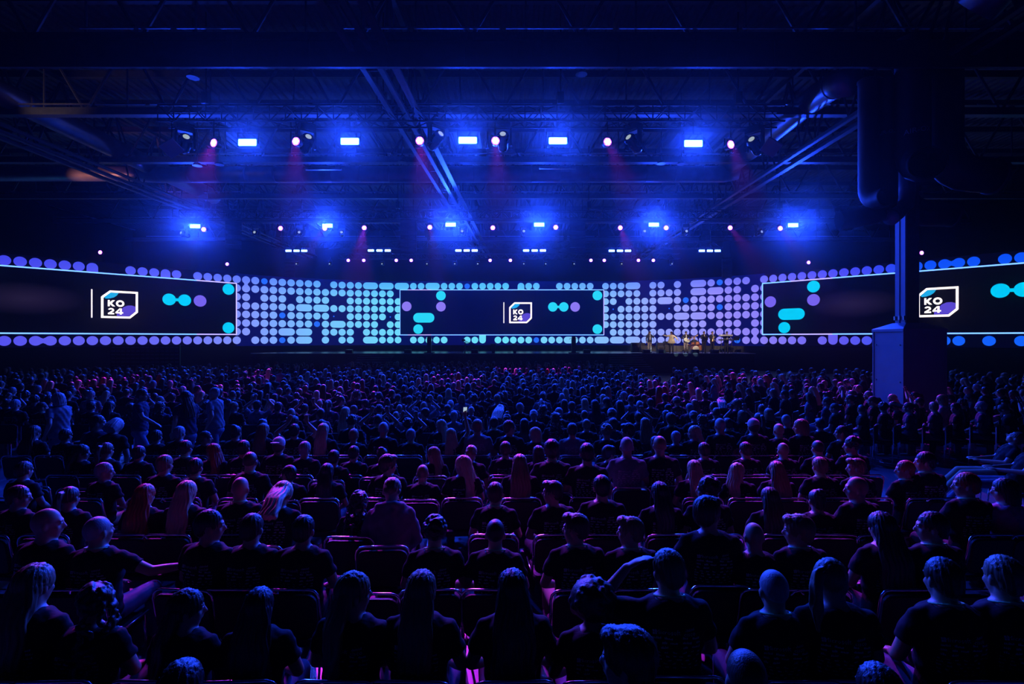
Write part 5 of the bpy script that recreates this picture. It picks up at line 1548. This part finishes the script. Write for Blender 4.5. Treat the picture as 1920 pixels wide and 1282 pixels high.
for px, lab in ((1322, 'music stand in front of the wind player'), (1381, 'music stand at the right end of the band')):
    e = obj_st('music_stand', px, 41.45, 0); m = MB().cyl((0, 0, 0), (0, 0, 1.1), .012, n=6)
    for k in range(3): m.cyl((0, 0, .25), (.25*math.cos(2.1*k), .25*math.sin(2.1*k), 0), .01, n=6)
    obj('stand_pole', m, M['black_metal'], e); obj('desk', MB().box((0, 0, 1.2), (.48, .02, .32), Matrix.Rotation(R(20), 3, 'X')), M['black_metal'], e)
    tag(e, lab, 'music stand', 'music stands on stage')
# amplifiers, stools, monitors, lecterns
for i, (px, w, h) in enumerate(((1191, .66, .80), (1204.5, .40, .78), (1238, .62, .80), (1249, .45, .9))):
    e = obj_st('amplifier', px, 42.6, 0); obj('cabinet', MB().rbox((0, 0, h/2+.04), (w, .4, h), .04), M['black_plastic'], e); obj('grille', MB().box((0, -.205, h*.42), (w*.88, .02, h*.66)), M['casing_black'], e)
    for s in (-1, 1): obj('handle', MB().tube([(s*(w/2-.05), -.21, h*.2), (s*(w/2-.05), -.25, h*.3), (s*(w/2-.05), -.25, h*.5), (s*(w/2-.05), -.21, h*.6)], .018, 6), M['chrome'], e)
    tag(e, ('black amplifier left of the singer', 'narrow black amplifier directly behind the singer', 'black amplifier right of the singer', 'tall black amplifier left of the dancer')[i], 'amplifier', 'amplifiers on stage')
for i, px in enumerate((765, 655, 1212, 1240, 1303, 1340, 1100, 890)):
    e = obj_st('floor_monitor', px, 41.35 if px > 1200 else 41.6, 0)
    m = MB(); w = .55; vs = [(-w/2, -.2, 0), (w/2, -.2, 0), (w/2, .25, 0), (-w/2, .25, 0), (-w/2, -.2, .28), (w/2, -.2, .28), (w/2, .1, .30), (-w/2, .1, .30)]
    m.add(vs, [(3, 2, 1, 0), (4, 5, 6, 7), (0, 1, 5, 4), (1, 2, 6, 5), (2, 3, 7, 6), (3, 0, 4, 7)])
    obj('wedge_box', m, M['black_plastic'], e); obj('speaker_grille', MB().box((0, .18, .16), (w*.9, .02, .26), Matrix.Rotation(R(-27), 3, 'X')), M['casing_black'], e)
    tag(e, 'black wedge floor monitor, '+('third', 'first', 'sixth', 'seventh', 'eighth', 'ninth', 'fifth', 'fourth')[i].replace('ninth', 'rightmost').replace('first', 'leftmost').replace('third', 'second')+' along the stage edge', 'monitor', 'wedge monitors along the stage edge')
for px, lab in ((805, 'dark camera pedestal left of the stage centre'), (1075.5, 'dark camera pedestal right of the stage centre')):
    e = obj_st('camera_pedestal', px, 42, 0)
    obj('column', MB().box((0, 0, .6), (.34, .3, 1.16)).box((0, 0, .03), (.8, .5, .06)), M['black_plastic'], e)
    obj('camera', MB().rbox((0, -.02, 1.26), (.30, .35, .2), .04).cyl((0, -.2, 1.26), (0, -.32, 1.26), .07, n=14), M['black_gloss'], e)
    obj('handle', MB().tube([(-.15, 0, 1.22), (-.3, .05, 1.2), (-.34, .06, 1.1)], .015, 6).tube([(.15, 0, 1.22), (.3, .05, 1.2), (.34, .06, 1.1)], .015, 6), M['black_metal'], e)
    tag(e, lab, 'camera', 'camera pedestals on stage')
for px, w, lab in ((925, 1.35, 'left half of the low glass tables at the stage centre'), (965, 1.1, 'right half of the low glass tables at the stage centre')):
    e = obj_st('stage_table', px, 42.2, 0)
    obj('table_top', MB().box((0, 0, .74), (w, .7, .035)), M['alu'], e)
    m = MB().add([(-.22, -.15, .72), (.22, -.15, .72), (.12, -.15, .0), (-.12, -.15, 0), (-.22, .15, .72), (.22, .15, .72), (.12, .15, .0), (-.12, .15, 0)], [(0, 1, 2, 3), (7, 6, 5, 4), (0, 4, 5, 1), (1, 5, 6, 2), (2, 6, 7, 3), (3, 7, 4, 0)])
    obj('pedestal', m, M['casing_black'], e)
    tag(e, lab, 'table', 'stage tables')
e = obj_st('jib_arm', 872, 42.3, 0); m = MB().cyl((0, 0, 0), (0, 0, .9), .04).cyl((-.1, 0, 1.05), (1.5, 0, .25), .025).cyl((0, 0, .9), (1.5, 0, .15), .02).box((-.12, 0, 1.05), (.25, .2, .16)); 
for k in range(3): m.cyl((0, 0, .3), (.35*math.cos(2.1*k+.5), .35*math.sin(2.1*k+.5), 0), .02)
obj('arm', m, M['black_metal'], e); tag(e, 'dark camera jib resting on stage left of the glass tables', 'camera crane')
# luggage and lamps by the aisle on the right
for px, py, Y, lab in ((1392, 790, 14.2, 'dark upright suitcase standing in the right aisle'), (1412, 790, 13.9, 'dark suitcase with pulled-out handle, right one of the pair in the aisle')):
    e = empty('suitcase', (6.35 if px == 1392 else 6.75, Y, 0)); obj('shell', MB().rbox((0, 0, .36), (.38, .24, .60), .05), M['black_plastic'], e)
    obj('handle', MB().tube([(-.1, .08, .6), (-.1, .08, 1.0), (.1, .08, 1.0), (.1, .08, .6)], .01, 6), M['alu'], e)
    for s in (-1, 1): obj('wheel', MB().cyl((s*.15-.02, 0, .035), (s*.15+.02, 0, .035), .035, n=12), M['black_plastic'], e)
    tag(e, lab, 'suitcase', 'suitcases in the aisle')
